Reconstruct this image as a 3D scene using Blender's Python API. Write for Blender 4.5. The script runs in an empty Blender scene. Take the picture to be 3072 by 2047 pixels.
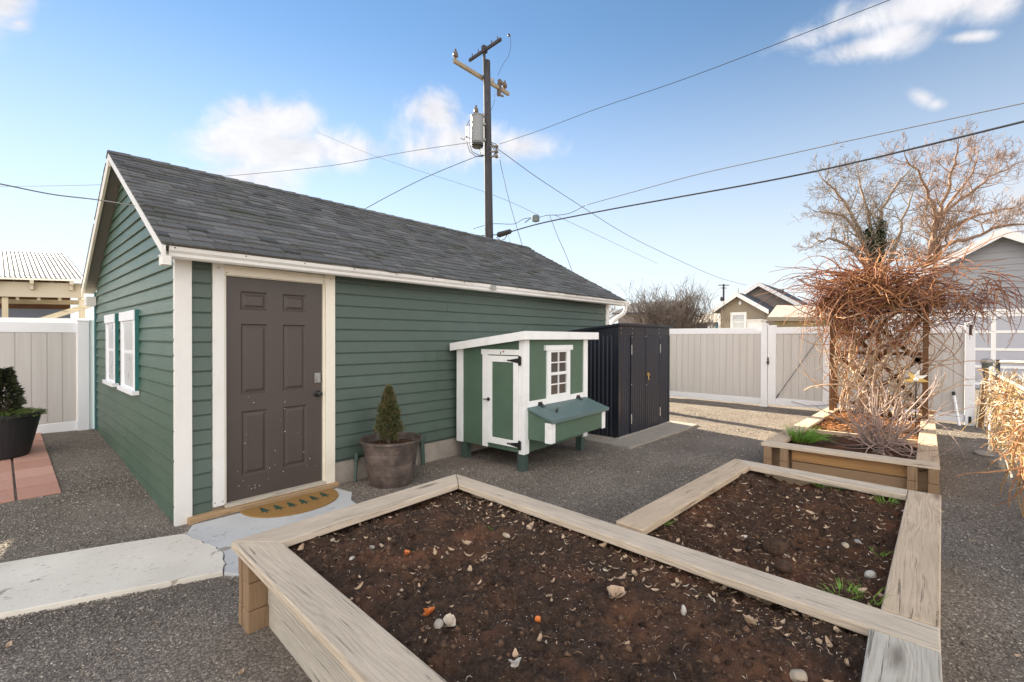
import bpy, bmesh, math, random
import numpy as np
from mathutils import Vector, Matrix, noise as mnoise
R = math.radians
random.seed(11); rng = np.random.default_rng(11)
SC = bpy.context.scene
SKY_AIR, SKY_DUST, SKY_OZ = 1.0, 0.0, 3.0
SKY_SAT, SKY_VAL, SKY_HUE, SKY_STR = 1.02, .395, .495, .10
SKY_H0, SKY_HF, SKY_HC = .58, .85, (2.2, 2.3, 2.42, 1)
CLOUD_C = (2.25, 2.22, 2.28, 1); REAR_FILL_C = (7.6, 7.2, 6.75, 1)
SUN_E, EXPOSURE = 5.0, 2.2
CLOUDS = [(20,20,120,90,30,1),(60,80,60,40,0,.8),
 (790,380,130,85,0,1.1),(690,430,70,60,0,1),(880,370,70,70,0,1),(830,450,210,65,0,1.1),(1050,460,130,40,0,.8),(740,530,140,50,0,.7),(730,330,50,40,0,.8),
 (1315,350,100,70,-30,1.1),(1380,420,150,75,0,1.1),(1550,440,100,52,0,1.1),(1270,455,80,45,0,.8),
 (2780,20,300,60,12,.9),(2540,80,230,36,18,.7),(2620,140,150,32,10,.9),(2700,110,110,60,20,.9),(2900,112,75,17,6,.8),(2960,20,120,50,10,.8),
 (2760,295,42,24,-25,.62),(2800,315,30,18,0,.55),(3090,600,140,80,0,.9),(3010,650,90,50,0,.8),(250,690,40,22,0,.6)]
COL = SC.collection

# ------------------------------------------------------------------ camera frame (used to survey points of the place)
FPX, YAW, PIT, ROL, EYE = 1386.6, R(41.893), R(-.3926), R(.1356), 1.55
CX, CY = 1536.0, 1023.5
_f = Vector((math.cos(YAW), math.sin(YAW), 0)); _r = Vector((math.sin(YAW), -math.cos(YAW), 0)); _u = Vector((0, 0, 1))
FW = _f*math.cos(PIT) + _u*math.sin(PIT); U2 = _u*math.cos(PIT) - _f*math.sin(PIT)
RT = _r*math.cos(ROL) + U2*math.sin(ROL); UP = U2*math.cos(ROL) - _r*math.sin(ROL)
EY = Vector((0, 0, EYE))
def ray(x, y): return RT*((x-CX)/FPX) - UP*((y-CY)/FPX) + FW
def at(x, y, d): return EY + ray(x, y)*d
def onz(x, y, z=0.0):
    d = ray(x, y); return EY + d*((z-EYE)/d.z)
def onx(x, y, X):
    d = ray(x, y); return EY + d*(X/d.x)
def ony(x, y, Y):
    d = ray(x, y); return EY + d*(Y/d.y)
K = 3072/2353.0
def ov(x, y, d): return at(x*K, y*K, d)

# ------------------------------------------------------------------ mesh builder
class MB:
    def __init__(s): s.v = []; s.f = []; s.uv = []; s.col = []
    def face(s, idx, uvs=None):
        s.f.append(tuple(idx)); s.uv.append(uvs)
    def poly(s, pts, axis=None):
        b = len(s.v); s.v += [tuple(p) for p in pts]
        s.face(range(b, b+len(pts)), s._uv(pts, axis))
    def _uv(s, pts, axis):
        if axis is None: return None
        a = Vector(axis).normalized(); per = Vector((0, 0, 1)).cross(a)
        if per.length < .01: per = Vector((1, 0, 0)); per2 = Vector((0, 1, 0))
        else: per2 = Vector((0, 0, 1))
        return [(Vector(p).dot(a), Vector(p).dot(per)+Vector(p).dot(per2)) for p in pts]
    def hexa(s, c, axis=None):
        # c: 8 corners, bottom 0-3 ccw, top 4-7
        b = len(s.v); s.v += [tuple(p) for p in c]
        for q in ((3,2,1,0),(4,5,6,7),(0,1,5,4),(1,2,6,5),(2,3,7,6),(3,0,4,7)):
            s.face([b+i for i in q], s._uv([c[i] for i in q], axis))
    def box(s, x0, x1, y0, y1, z0, z1, axis=None):
        s.hexa([(x0,y0,z0),(x1,y0,z0),(x1,y1,z0),(x0,y1,z0),(x0,y0,z1),(x1,y0,z1),(x1,y1,z1),(x0,y1,z1)], axis)
    def obox(s, o, ax, ay, az, axis=None):
        o = Vector(o); ax = Vector(ax); ay = Vector(ay); az = Vector(az)
        s.hexa([o, o+ax, o+ax+ay, o+ay, o+az, o+ax+az, o+ax+ay+az, o+ay+az], axis)
    def bar(s, p, q, w, t, up=(0,0,1), axis=True):
        # rectangular bar from p to q, w across, t along "up"
        p = Vector(p); q = Vector(q); d = (q-p); L = d.length; d.normalize()
        sd = d.cross(Vector(up)); 
        if sd.length < 1e-4: sd = d.cross(Vector((1,0,0)))
        sd.normalize(); u = sd.cross(d)
        o = p - sd*w/2 - u*t/2
        s.obox(o, d*L, sd*w, u*t, d if axis else None)
    def prism(s, poly, z0, z1, axis=None):
        n = len(poly); b = len(s.v)
        lo = [(p[0], p[1], z0) for p in poly]; hi = [(p[0], p[1], z1) for p in poly]
        s.v += lo + hi
        s.face(list(range(b+n-1, b-1, -1)), s._uv(lo[::-1], axis)); s.face(range(b+n, b+2*n), s._uv(hi, axis))
        for i in range(n):
            j = (i+1) % n
            s.face((b+i, b+j, b+n+j, b+n+i), s._uv([lo[i], lo[j], hi[j], hi[i]], axis))
    def ext(s, prof, o, u, v, w, axis=None):
        # extrude 2-D profile (a,b) -> o + a*u + b*v along vector w
        o = Vector(o); u = Vector(u); v = Vector(v); w = Vector(w); n = len(prof)
        lo = [o+u*a+v*b for a, b in prof]; hi = [p+w for p in lo]; b0 = len(s.v)
        s.v += [tuple(p) for p in lo+hi]
        s.face(range(b0+n-1, b0-1, -1), s._uv(lo[::-1], axis)); s.face(range(b0+n, b0+2*n), s._uv(hi, axis))
        for i in range(n):
            j = (i+1) % n
            s.face((b0+i, b0+j, b0+n+j, b0+n+i), s._uv([lo[i], lo[j], hi[j], hi[i]], axis))
    def tube(s, pts, r, n=6, cap=True):
        pts = [Vector(p) for p in pts]; m = len(pts)
        if isinstance(r, (int, float)): r = [r]*m
        b = len(s.v); prev = None
        for i, p in enumerate(pts):
            d = (pts[min(i+1, m-1)] - pts[max(i-1, 0)])
            if d.length < 1e-9: d = Vector((0,0,1))
            d.normalize()
            if prev is None:
                a = d.cross(Vector((0,0,1)))
                if a.length < .05: a = d.cross(Vector((1,0,0)))
            else: a = prev - d*prev.dot(d)
            if a.length < 1e-6: a = d.cross(Vector((0,1,0)))
            a.normalize(); prev = a; c = d.cross(a)
            for k in range(n):
                t = 2*math.pi*k/n
                s.v.append(tuple(p + (a*math.cos(t) + c*math.sin(t))*r[i]))
        for i in range(m-1):
            for k in range(n):
                k2 = (k+1) % n
                s.face((b+i*n+k, b+i*n+k2, b+(i+1)*n+k2, b+(i+1)*n+k))
        if cap:
            s.face(range(b+n-1, b-1, -1)); s.face(range(b+(m-1)*n, b+m*n))
    def lathe(s, prof, c, n=28, sx=1.0):
        c = Vector(c); b = len(s.v); m = len(prof)
        for (r, z) in prof:
            for k in range(n):
                t = 2*math.pi*k/n; s.v.append((c.x+r*math.cos(t)*sx, c.y+r*math.sin(t), c.z+z))
        for i in range(m-1):
            for k in range(n):
                k2 = (k+1) % n
                s.face((b+i*n+k, b+i*n+k2, b+(i+1)*n+k2, b+(i+1)*n+k))
        if prof[0][0] > 1e-4: s.face(range(b+n-1, b-1, -1))
        if prof[-1][0] > 1e-4: s.face(range(b+(m-1)*n, b+m*n))
    def blob(s, c, r, seed=0, sub=2, amp=.25, sc=(1,1,1), rot=None, freq=1.3):
        bm = bmesh.new(); bmesh.ops.create_icosphere(bm, subdivisions=sub, radius=1)
        b = len(s.v); M = Matrix.Rotation(rot or 0, 3, 'Z')
        for v in bm.verts:
            k = 1 + amp*mnoise.noise(v.co*freq + Vector((seed*3.1, seed*1.7, seed)))
            p = Vector((v.co.x*sc[0], v.co.y*sc[1], v.co.z*sc[2]))*k*r
            s.v.append(tuple(Vector(c)+M@p))
        for f in bm.faces: s.face([b+v.index for v in f.verts])
        bm.free()
    def build(s, name, mat, parent=None, smooth=False, bevel=0.0, loc=None, **kw):
        me = bpy.data.meshes.new(name)
        off = Vector((0,0,0))
        if parent is not None: off = wloc(parent)
        elif loc is not None: off = Vector(loc)
        vs = [(x-off.x, y-off.y, z-off.z) for x, y, z in s.v] if off.length > 0 else s.v
        me.from_pydata(vs, [], s.f)
        if any(u is not None for u in s.uv):
            l = me.uv_layers.new(name='UVMap'); flat = []
            for f, u in zip(s.f, s.uv):
                flat += [c for q in (u if u else [(0, 0)]*len(f)) for c in q]
            l.data.foreach_set('uv', flat)
        if s.col and len(s.col) == len(s.f):
            a = me.color_attributes.new('tint', 'FLOAT_COLOR', 'CORNER'); flat = []
            for f, c in zip(s.f, s.col): flat += [c, c, c, 1.0]*len(f)
            a.data.foreach_set('color', flat)
        me.materials.append(mat)
        if smooth:
            me.polygons.foreach_set('use_smooth', [True]*len(me.polygons))
        me.update()
        o = bpy.data.objects.new(name, me); COL.objects.link(o)
        if parent is not None: o.parent = parent
        elif loc is not None: o.location = off
        if bevel > 0:
            m = o.modifiers.new('bevel', 'BEVEL'); m.width = bevel; m.segments = 2; m.limit_method = 'ANGLE'; m.angle_limit = R(50)
        tag(o, **kw)
        return o
def wloc(o):
    v = Vector((0,0,0))
    while o is not None: v += Vector(o.location); o = o.parent
    return v
def tag(o, label=None, cat=None, group=None, kind=None):
    if label: o['label'] = label
    if cat: o['category'] = cat
    if group: o['group'] = group
    if kind: o['kind'] = kind
    return o
def thing(name, loc, label, cat, group=None):
    o = bpy.data.objects.new(name, None); COL.objects.link(o); o.location = loc; o.empty_display_size = .2
    return tag(o, label, cat, group)
def copy_tree(o, parent=None):
    c = o.copy(); COL.objects.link(c)
    if parent is not None: c.parent = parent
    for ch in list(o.children): copy_tree(ch, c)
    return c

# ------------------------------------------------------------------ materials
class NT:
    def __init__(s, name):
        s.m = bpy.data.materials.new(name); s.m.use_nodes = True; s.t = s.m.node_tree; s.t.nodes.clear()
        s.out = s.n('ShaderNodeOutputMaterial'); s.b = s.n('ShaderNodeBsdfPrincipled'); s.l(s.b.outputs[0], s.out.inputs[0])
    def n(s, ty, **kw):
        x = s.t.nodes.new(ty)
        for k, v in kw.items(): setattr(x, k, v)
        return x
    def l(s, a, b): s.t.links.new(a, b)
    def coord(s, kind='Object'): return s.n('ShaderNodeTexCoord').outputs[kind]
    def mapv(s, src, scale=(1,1,1), loc=(0,0,0)):
        m = s.n('ShaderNodeMapping'); m.inputs['Scale'].default_value = scale; m.inputs['Location'].default_value = loc
        s.l(src, m.inputs[0]); return m.outputs[0]
    def noise(s, src, scale, detail=4, rough=.55, dist=0.0):
        x = s.n('ShaderNodeTexNoise'); x.inputs['Scale'].default_value = scale; x.inputs['Detail'].default_value = detail
        x.inputs['Roughness'].default_value = rough; x.inputs['Distortion'].default_value = dist
        s.l(src, x.inputs['Vector']); return x.outputs['Fac']
    def vor(s, src, scale, feature='F1', out='Distance'):
        x = s.n('ShaderNodeTexVoronoi'); x.feature = feature; x.inputs['Scale'].default_value = scale
        s.l(src, x.inputs['Vector']); return x.outputs[out]
    def ramp(s, fac, stops, interp='LINEAR'):
        x = s.n('ShaderNodeValToRGB'); cr = x.color_ramp; cr.interpolation = interp
        while len(cr.elements) < len(stops): cr.elements.new(.5)
        for e, (p, c) in zip(cr.elements, stops):
            e.position = p; e.color = (c, c, c, 1) if isinstance(c, (int, float)) else (*c, 1)
        s.l(fac, x.inputs[0]); return x.outputs[0]
    def mix(s, fac, a, b, mode='MIX'):
        x = s.n('ShaderNodeMix'); x.data_type = 'RGBA'; x.blend_type = mode
        for v, i in ((fac, 0), (a, 6), (b, 7)):
            if hasattr(v, 'links'): s.l(v, x.inputs[i])
            elif i == 0: x.inputs[0].default_value = v
            else: x.inputs[i].default_value = (*v, 1)
        return x.outputs[2]
    def math(s, op, a, b=None, c=None, clamp=False):
        x = s.n('ShaderNodeMath'); x.operation = op; x.use_clamp = clamp
        for i, v in enumerate((a, b, c)):
            if v is None: continue
            if hasattr(v, 'links'): s.l(v, x.inputs[i])
            else: x.inputs[i].default_value = v
        return x.outputs[0]
    def bump(s, h, dist=.002, strength=1.0):
        x = s.n('ShaderNodeBump'); x.inputs['Distance'].default_value = dist; x.inputs['Strength'].default_value = strength
        s.l(h, x.inputs['Height']); s.l(x.outputs[0], s.b.inputs['Normal']); return x
    def set(s, col=None, rough=None, metal=None, spec=None):
        for k, v in (('Base Color', col), ('Roughness', rough), ('Metallic', metal), ('Specular IOR Level', spec)):
            if v is None: continue
            if hasattr(v, 'links'): s.l(v, s.b.inputs[k])
            elif k == 'Base Color': s.b.inputs[k].default_value = (*v, 1)
            else: s.b.inputs[k].default_value = v
        return s.m
def paint(name, c, rough=.5, var=.12, bump=.0015, scale=6.0, dirt=None, metal=0.0, spec=.4):
    t = NT(name); co = t.coord()
    n1 = t.noise(co, scale, 5, .6); n2 = t.noise(co, scale*9, 3)
    k = t.math('ADD', t.math('MULTIPLY', n1, .7), t.math('MULTIPLY', n2, .3))
    col = t.ramp(k, [(.25, tuple(x*(1-var) for x in c)), (.75, tuple(min(1, x*(1+var)) for x in c))])
    if dirt:
        d = t.ramp(t.noise(co, scale*.8, 8, .7), [(.55, 0.0), (.72, 1.0)])
        col = t.mix(t.math('MULTIPLY', d, .6), col, dirt)
    t.bump(t.noise(co, scale*14, 4), bump, .6)
    return t.set(col, t.ramp(n1, [(.3, rough*.85), (.7, min(1, rough*1.15))]), metal, spec)
def wood(name, light, dark, rough=.8, knots=True, contrast=1.0, dirt=None):
    t = NT(name); uv = t.coord('UV')
    rnd = t.n('ShaderNodeObjectInfo').outputs['Random']
    comb = t.n('ShaderNodeCombineXYZ'); t.l(t.math('MULTIPLY', rnd, 37.0), comb.inputs[0]); t.l(t.math('MULTIPLY', rnd, 19.0), comb.inputs[1])
    add = t.n('ShaderNodeVectorMath'); t.l(uv, add.inputs[0]); t.l(comb.outputs[0], add.inputs[1]); v = add.outputs[0]
    big = t.noise(t.mapv(v, (.7, 6, 1)), 1.0, 2, .45)
    kn = t.vor(t.mapv(v, (1.1, 5.0, 1)), 1.0)
    ring = t.math('ADD', t.math('MULTIPLY', big, 2.2), t.math('MULTIPLY', t.ramp(kn, [(0, 1.0), (.28, 0.0)]), .55 if knots else 0.0))
    sep = t.n('ShaderNodeSeparateXYZ'); t.l(v, sep.inputs[0])
    wob = t.noise(t.mapv(v, (3.5, 22, 1)), 1.0, 5, .6)
    ph = t.math('ADD', t.math('MULTIPLY', sep.outputs[1], 48.0), t.math('ADD', t.math('MULTIPLY', ring, 4.0), t.math('MULTIPLY', wob, 2.2)))
    band = t.math('PINGPONG', ph, .5)
    fine = t.noise(t.mapv(v, (5, 230, 1)), 1.0, 4, .65)
    bm_ = t.ramp(t.noise(t.mapv(v, (1.1, 7, 1)), 1.0, 3, .6), [(.35, .12), (.65, .75)])
    g = t.math('ADD', t.math('ADD', t.math('MULTIPLY', t.math('MULTIPLY', t.math('SUBTRACT', band, .25), bm_), .8), .15), t.math('MULTIPLY', fine, .75))
    mid = tuple((a*.6+b*.4) for a, b in zip(light, dark))
    col = t.ramp(g, [(.22, tuple(m*(1-.38*contrast) for m in mid)), (.42, mid), (.58, light), (.85, tuple(min(1, x*1.12) for x in light))])
    col = t.mix(t.ramp(kn, [(.05, .95*contrast), (.15, 0.0)]) if knots else 0.0, col, tuple(d*.55 for d in dark))
    patch = t.noise(t.mapv(v, (1.2, 3.5, 1)), 1.4, 5, .65)
    col = t.mix(t.ramp(patch, [(.42, 0.0), (.74, .5)]), col, dirt or dark)
    p2_ = t.noise(t.mapv(v, (2.6, 11, 1)), 1.3, 6, .7); col = t.mix(t.ramp(p2_, [(.5, 0.0), (.7, .4)]), col, tuple(min(1, c*1.22) for c in light))
    crack = t.noise(t.mapv(v, (1.6, 55, 1)), 1.0, 4, .7, .6)
    cr = t.ramp(crack, [(.335, 1.0), (.385, 0.0)])
    col = t.mix(t.math('MULTIPLY', cr, .75*contrast), col, tuple(d*.3 for d in dark))
    h = t.math('SUBTRACT', t.math('ADD', g, t.math('MULTIPLY', wob, .3)), t.math('MULTIPLY', cr, 1.2))
    t.bump(h, .0025, .8)
    return t.set(col, rough, 0, .25)

M = {}
M['cap_wood'] = wood('weathered_cap_wood', (.62, .51, .39), (.34, .26, .185), .85, True, 1.0, (.38, .31, .235))
M['cap_wood_tan'] = wood('tan_cap_wood', (.575, .44, .31), (.32, .225, .145), .85, True, .95, (.36, .265, .17))
M['board_wood'] = wood('grey_board_wood', (.53, .475, .395), (.27, .215, .16), .85, True, .9, (.36, .32, .27))
M['cedar'] = wood('orange_cedar_wood', (.44, .245, .10), (.21, .105, .045), .75, True, 1.0, (.22, .13, .07))
M['post_wood'] = wood('brown_post_wood', (.30, .195, .115), (.21, .135, .08), .8, False, .35, (.24, .16, .1))
M['sill_wood'] = wood('raw_sill_wood', (.46, .31, .17), (.25, .15, .08), .75, True, .8)
M['arbor_wood'] = wood('brown_arbor_wood', (.17, .088, .042), (.08, .042, .024), .8, True, .6)
M['pale_wood'] = wood('pale_timber', (.62, .55, .40), (.35, .27, .16), .8, True, .6)
M['pole_wood'] = wood('dark_pole_wood', (.066, .062, .066), (.024, .024, .028), .85, False, 1.0)
M['arm_wood'] = wood('tan_crossarm_wood', (.33, .28, .2), (.2, .16, .11), .8, False, .6)
M['white'] = paint('white_trim_paint', (.74, .715, .675), .45, .05, .001, 3.0, (.66, .61, .53))
M['cream'] = paint('cream_trim_paint', (.80, .74, .62), .45, .05, .001, 3.0, (.66, .58, .45))
M['coop_white'] = paint('coop_white_paint', (.86, .85, .83), .5, .07, .0015, 5.0, (.62, .59, .54))
M['green_front'] = paint('dark_green_siding_paint', (.074, .104, .084), .45, .14, .0015, 5.0)
M['coop_green'] = paint('coop_green_paint', (.085, .14, .095), .55, .16, .002, 5.0, (.10, .13, .10))
M['coop_lid'] = paint('coop_lid_paint', (.105, .155, .15), .5, .1, .001, 7.0)
M['leg_green'] = paint('dark_leg_paint', (.055, .085, .072), .6, .15, .001, 7.0)
M['door_brown'] = paint('brown_door_paint', (.072, .055, .048), .42, .08, .0006, 3.0)
M['black_metal'] = paint('black_hardware', (.018, .018, .018), .4, .2, .0005, 20.0)
M['shed_metal'] = paint('charcoal_sheet_metal', (.023, .026, .038), .38, .12, .0004, 3.0, None, .25)
M['shed_trim'] = paint('charcoal_trim_metal', (.02, .023, .032), .35, .12, .0004, 3.0, None, .25)
M['silver'] = paint('bright_metal', (.7, .7, .68), .3, .1, .0004, 20.0, None, .8)
M['brass'] = paint('brass_metal', (.65, .46, .16), .3, .1, .0004, 20.0, None, .9)
M['galv'] = paint('galvanised_metal', (.34, .33, .31), .5, .2, .0006, 10.0, None, .5)
M['vinyl_white'] = paint('white_vinyl', (.86, .86, .88), .35, .03, .0004, 2.0)
M['concrete'] = paint('grey_concrete', (.33, .29, .25), .9, .25, .003, 7.0, (.22, .19, .16))
M['pad_concrete'] = paint('pad_concrete', (.30, .27, .23), .9, .2, .003, 6.0, (.2, .18, .15))
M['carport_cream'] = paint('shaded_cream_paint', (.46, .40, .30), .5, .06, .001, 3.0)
M['vine_mauve'] = paint('mauve_vine_bark', (.17, .10, .10), .75, .4, .002, 5.0)
M['soil_fibre'] = paint('dark_soil_fibre', (.085, .05, .033), .9, .6, .002, 30.0)
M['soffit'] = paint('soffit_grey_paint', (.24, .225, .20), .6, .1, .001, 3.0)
M['black_plastic'] = paint('black_planter_plastic', (.02, .021, .023), .45, .2, .0006, 4.0)
M['barrel'] = None
M['wire'] = paint('dark_wire', (.05, .05, .055), .5, .1, .0003, 8.0)
M['wire_light'] = paint('grey_wire', (.2, .2, .2), .5, .1, .0003, 8.0)
M['trans_grey'] = paint('transformer_grey', (.22, .23, .235), .4, .05, .0004, 4.0)
M['porcelain'] = paint('brown_porcelain', (.12, .085, .06), .25, .1, .0003, 12.0)
M['glass_dark'] = paint('dark_window_glass', (.03, .035, .045), .08, .3, .0, 2.0)
M['blind'] = paint('pale_window_blind', (.55, .56, .56), .3, .1, .0, 3.0)
M['tan_siding'] = paint('tan_house_siding', (.31, .26, .19), .6, .06, .001, 2.0)
M['taupe_siding'] = paint('taupe_house_siding', (.23, .195, .17), .6, .06, .001, 2.0)
M['yellow_siding'] = paint('yellow_tan_siding', (.42, .34, .19), .6, .06, .001, 2.0)
M['house_roof'] = paint('grey_house_shingles', (.055, .062, .078), .85, .3, .01, 9.0)
M['tan_roof'] = paint('tan_house_shingles', (.36, .32, .28), .9, .25, .01, 8.0)
M['blue_siding'] = paint('blue_grey_siding', (.30, .305, .325), .5, .04, .0008, 2.0)
M['lav_panel'] = paint('lavender_grey_panel', (.41, .415, .46), .45, .05, .0008, 2.0)
M['house_white'] = paint('house_white_trim', (.80, .79, .77), .45, .04, .0008, 2.0)
M['blue_wall'] = paint('teal_wall', (.10, .2, .25), .6, .1, .0008, 2.0)
M['bark'] = paint('grey_brown_bark', (.21, .16, .12), .9, .4, .006, 9.0)
M['bark_red'] = paint('reddish_bark', (.25, .16, .11), .9, .35, .006, 9.0)
M['bark_dark'] = paint('dark_bark', (.12, .095, .08), .9, .4, .006, 9.0)
M['vine_orange'] = paint('orange_vine_bark', (.33, .155, .07), .75, .5, .002, 5.0)
M['vine_red'] = paint('red_brown_vine_bark', (.20, .085, .055), .75, .5, .002, 5.0)
M['vine_tan'] = paint('tan_vine_bark', (.40, .285, .195), .75, .35, .002, 5.0)
M['twig_mauve'] = paint('mauve_grey_twig', (.33, .24, .205), .75, .3, .002, 6.0)
M['straw'] = paint('straw_stems', (.34, .22, .095), .75, .4, .002, 6.0)
M['ivy'] = paint('ivy_leaf', (.03, .045, .02), .5, .5, .001, 8.0)
M['grass'] = paint('bright_grass', (.16, .30, .04), .5, .4, .0005, 25.0)
M['grass_dull'] = paint('dull_grass', (.2, .19, .11), .6, .4, .0005, 25.0)
M['conifer'] = paint('conifer_green', (.075, .085, .032), .6, .5, .001, 14.0)
M['conifer_brown'] = paint('conifer_brown_green', (.125, .095, .04), .6, .4, .001, 14.0)
M['juniper'] = paint('juniper_green', (.14, .19, .055), .6, .4, .001, 14.0)
M['conifer_dark'] = paint('dark_conifer_green', (.05, .06, .036), .6, .45, .001, 14.0)
M['stone'] = paint('tan_stone', (.42, .34, .25), .7, .25, .001, 12.0)
M['stone_grey'] = paint('grey_stone', (.33, .29, .25), .7, .25, .001, 12.0)
M['orange'] = paint('orange_shard', (.62, .19, .04), .45, .25, .001, 20.0)
M['coir'] = paint('brown_coir', (.075, .04, .022), .95, .5, .004, 60.0)
M['perlite'] = paint('white_perlite', (.72, .70, .66), .8, .1, .0, 20.0)
M['shell'] = paint('pale_shell_grey', (.50, .46, .41), .7, .25, .001, 20.0)
M['leaf_tan'] = paint('tan_dead_leaf', (.46, .33, .22), .7, .4, .001, 16.0)
M['leaf_pale'] = paint('pale_dead_leaf', (.55, .47, .38), .7, .3, .001, 16.0)
M['chip'] = paint('wood_chip', (.33, .21, .125), .8, .55, .001, 30.0)
M['mulch'] = paint('orange_mulch_chip', (.33, .145, .05), .85, .5, .001, 25.0)
M['coir_mat'] = paint('golden_coir_mat', (.30, .165, .05), .95, .2, .003, 60.0)
M['mat_green'] = paint('mat_print_green', (.02, .06, .045), .9, .2, .002, 60.0)
M['steel_blue'] = paint('navy_wall', (.2, .23, .3), .6, .1, .001, 3.0)
M['yellow_petal'] = paint('yellow_petal', (.62, .42, .12), .5, .25, .0005, 10.0)
M['red'] = paint('red_print', (.35, .02, .02), .5, .1, .0, 10.0)
def vertex_mat(name, stops, rough=.85, bump=.002, bscale=60.0, spec=.3, moss=None):
    t = NT(name); a = t.n('ShaderNodeVertexColor'); a.layer_name = 'tint'; co = t.coord()
    sep = t.n('ShaderNodeSeparateColor'); t.l(a.outputs[0], sep.inputs[0])
    k = t.math('ADD', sep.outputs[0], t.math('MULTIPLY', t.math('SUBTRACT', t.noise(co, bscale, 4), .5), .5))
    col = t.ramp(k, stops)
    if moss: col = t.mix(t.ramp(t.noise(co, 2.2, 6, .7), [(.5, 0.0), (.72, .6)]), col, moss)
    t.bump(t.noise(co, bscale*2.5, 3), bump, .7); return t.set(col, rough, 0, spec)
M['shingle'] = vertex_mat('asphalt_shingle', [(0, (.045, .045, .045)), (.5, (.115, .114, .111)), (1, (.22, .217, .21))], .82, .003, 40.0, .35, (.075, .08, .05))
M['pebble'] = vertex_mat('gravel_pebble', [(0, (.09, .077, .066)), (.35, (.19, .162, .136)), (.7, (.27, .235, .20)), (.93, (.38, .335, .285)), (1, (.6, .55, .48))], .85, .001, 120.0)
M['brick'] = vertex_mat('red_paver', [(0, (.44, .235, .18)), (1, (.56, .335, .265))], .85, .003, 50.0)
# two-tone green on the gable: weathered, cracked paint
def gable_paint():
    t = NT('weathered_green_paint'); co = t.coord()
    n = t.noise(co, 2.0, 6, .6)
    col = t.ramp(n, [(.3, (.055, .105, .07)), (.7, (.08, .13, .09))])
    pv = t.mapv(co, (1, 1.5, 12)); pe = t.noise(pv, 3.0, 8, .75, .5)
    col = t.mix(t.ramp(pe, [(.61, 0.0), (.68, .6)]), col, (.17, .18, .15))
    h = t.math('ADD', t.noise(t.mapv(co, (1, 2.5, 25)), 2.0, 6, .7, .4), t.math('MULTIPLY', pe, .8)); t.bump(h, .006, .7)
    return t.set(col, .42, 0, .45)
M['green_gable'] = gable_paint()
def vinyl_panel(name, axis):
    t = NT(name); co = t.coord(); s = (7, 7, .35)
    n = t.noise(t.mapv(co, s), 1.6, 5, .6); f = t.noise(t.mapv(co, (60, 60, .8)), 1.0, 3)
    col = t.ramp(t.math('ADD', t.math('MULTIPLY', n, .7), t.math('MULTIPLY', f, .3)), [(.3, (.54, .505, .475)), (.7, (.64, .61, .575))])
    t.bump(f, .0006, .4); return t.set(col, .5, 0, .35)
M['vinyl_panel'] = vinyl_panel('taupe_vinyl_panel', 0)
def walk_mat(name, base, base2, under, thr):
    t = NT(name); co = t.coord()
    n = t.noise(t.mapv(co, (1.2, 2.0, 1)), 1.9, 9, .66, .7); f = t.noise(t.mapv(co, (8, 22, 1)), 1.6, 6, .7)
    col = t.ramp(t.noise(co, 1.8, 5), [(.3, base), (.7, base2)])
    col = t.mix(t.ramp(n, [(thr, 0.0), (thr+.012, 1.0)]), col, under)
    col = t.mix(t.ramp(f, [(.60, 0.0), (.64, .75)]), col, tuple(c*.7 for c in under))
    v = t.vor(t.mapv(co, (1, 1.8, 1)), 26.0); col = t.mix(t.ramp(v, [(.05, .35), (.1, 0.0)]), col, (.08, .07, .06))
    h = t.math('SUBTRACT', t.noise(co, 30, 5), t.math('MULTIPLY', t.ramp(n, [(thr, 0.0), (thr+.012, 1.0)]), 1.4)); t.bump(h, .004, .6)
    return t.set(col, .75, 0, .3)
M['walk'] = walk_mat('peeling_painted_concrete', (.62, .57, .49), (.75, .695, .61), (.36, .31, .25), .63)
M['step'] = walk_mat('blue_grey_painted_concrete', (.45, .455, .455), (.56, .56, .555), (.30, .27, .22), .64)
def barrel_mat():
    t = NT('mottled_barrel_resin'); co = t.coord()
    n = t.noise(co, 7.0, 6, .6, .4)
    col = t.ramp(n, [(.3, (.05, .038, .033)), (.55, (.12, .09, .076)), (.75, (.23, .18, .15))])
    t.bump(t.noise(t.mapv(co, (1, 1, 10)), 6.0, 4), .003, .5); return t.set(col, .5, 0, .4)
M['barrel'] = barrel_mat()
def soil_mat(name, a, b, c):
    t = NT(name); co = t.coord()
    n1 = t.noise(co, 2.6, 4, .6); n2 = t.noise(co, 45, 6, .7); n3 = t.noise(co, 160, 3, .7)
    k = t.math('ADD', t.math('MULTIPLY', n2, .6), t.math('MULTIPLY', n3, .4))
    col = t.ramp(k, [(.3, a), (.5, b), (.72, c)])
    col = t.mix(t.ramp(n1, [(.48, 0.0), (.68, .6)]), col, (c[0]*1.45, c[1]*1.05, c[2]*.85), 'MIX')
    sp = t.vor(co, 75.0, 'F1', 'Distance'); rc = t.vor(co, 75.0, 'F1', 'Color')
    sep = t.n('ShaderNodeSeparateColor'); t.l(rc, sep.inputs[0])
    pk = t.math('MULTIPLY', t.ramp(sp, [(.12, 1.0), (.2, 0.0)]), t.math('GREATER_THAN', sep.outputs[0], .90))
    col = t.mix(t.math('MULTIPLY', pk, .8), col, (.5, .42, .33))
    h = t.math('ADD', t.math('MULTIPLY', n2, 1.0), t.math('MULTIPLY', n3, .6)); t.bump(h, .02, 1.0)
    return t.set(col, .95, 0, .15)
M['soil'] = soil_mat('dark_garden_soil', (.028, .018, .012), (.080, .050, .035), (.17, .105, .071))
M['soil_red'] = soil_mat('red_brown_soil', (.030, .017, .011), (.082, .046, .029), (.165, .092, .056))
M['soil_mulch'] = soil_mat('mulchy_soil', (.035, .016, .008), (.13, .06, .025), (.26, .13, .055))
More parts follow.
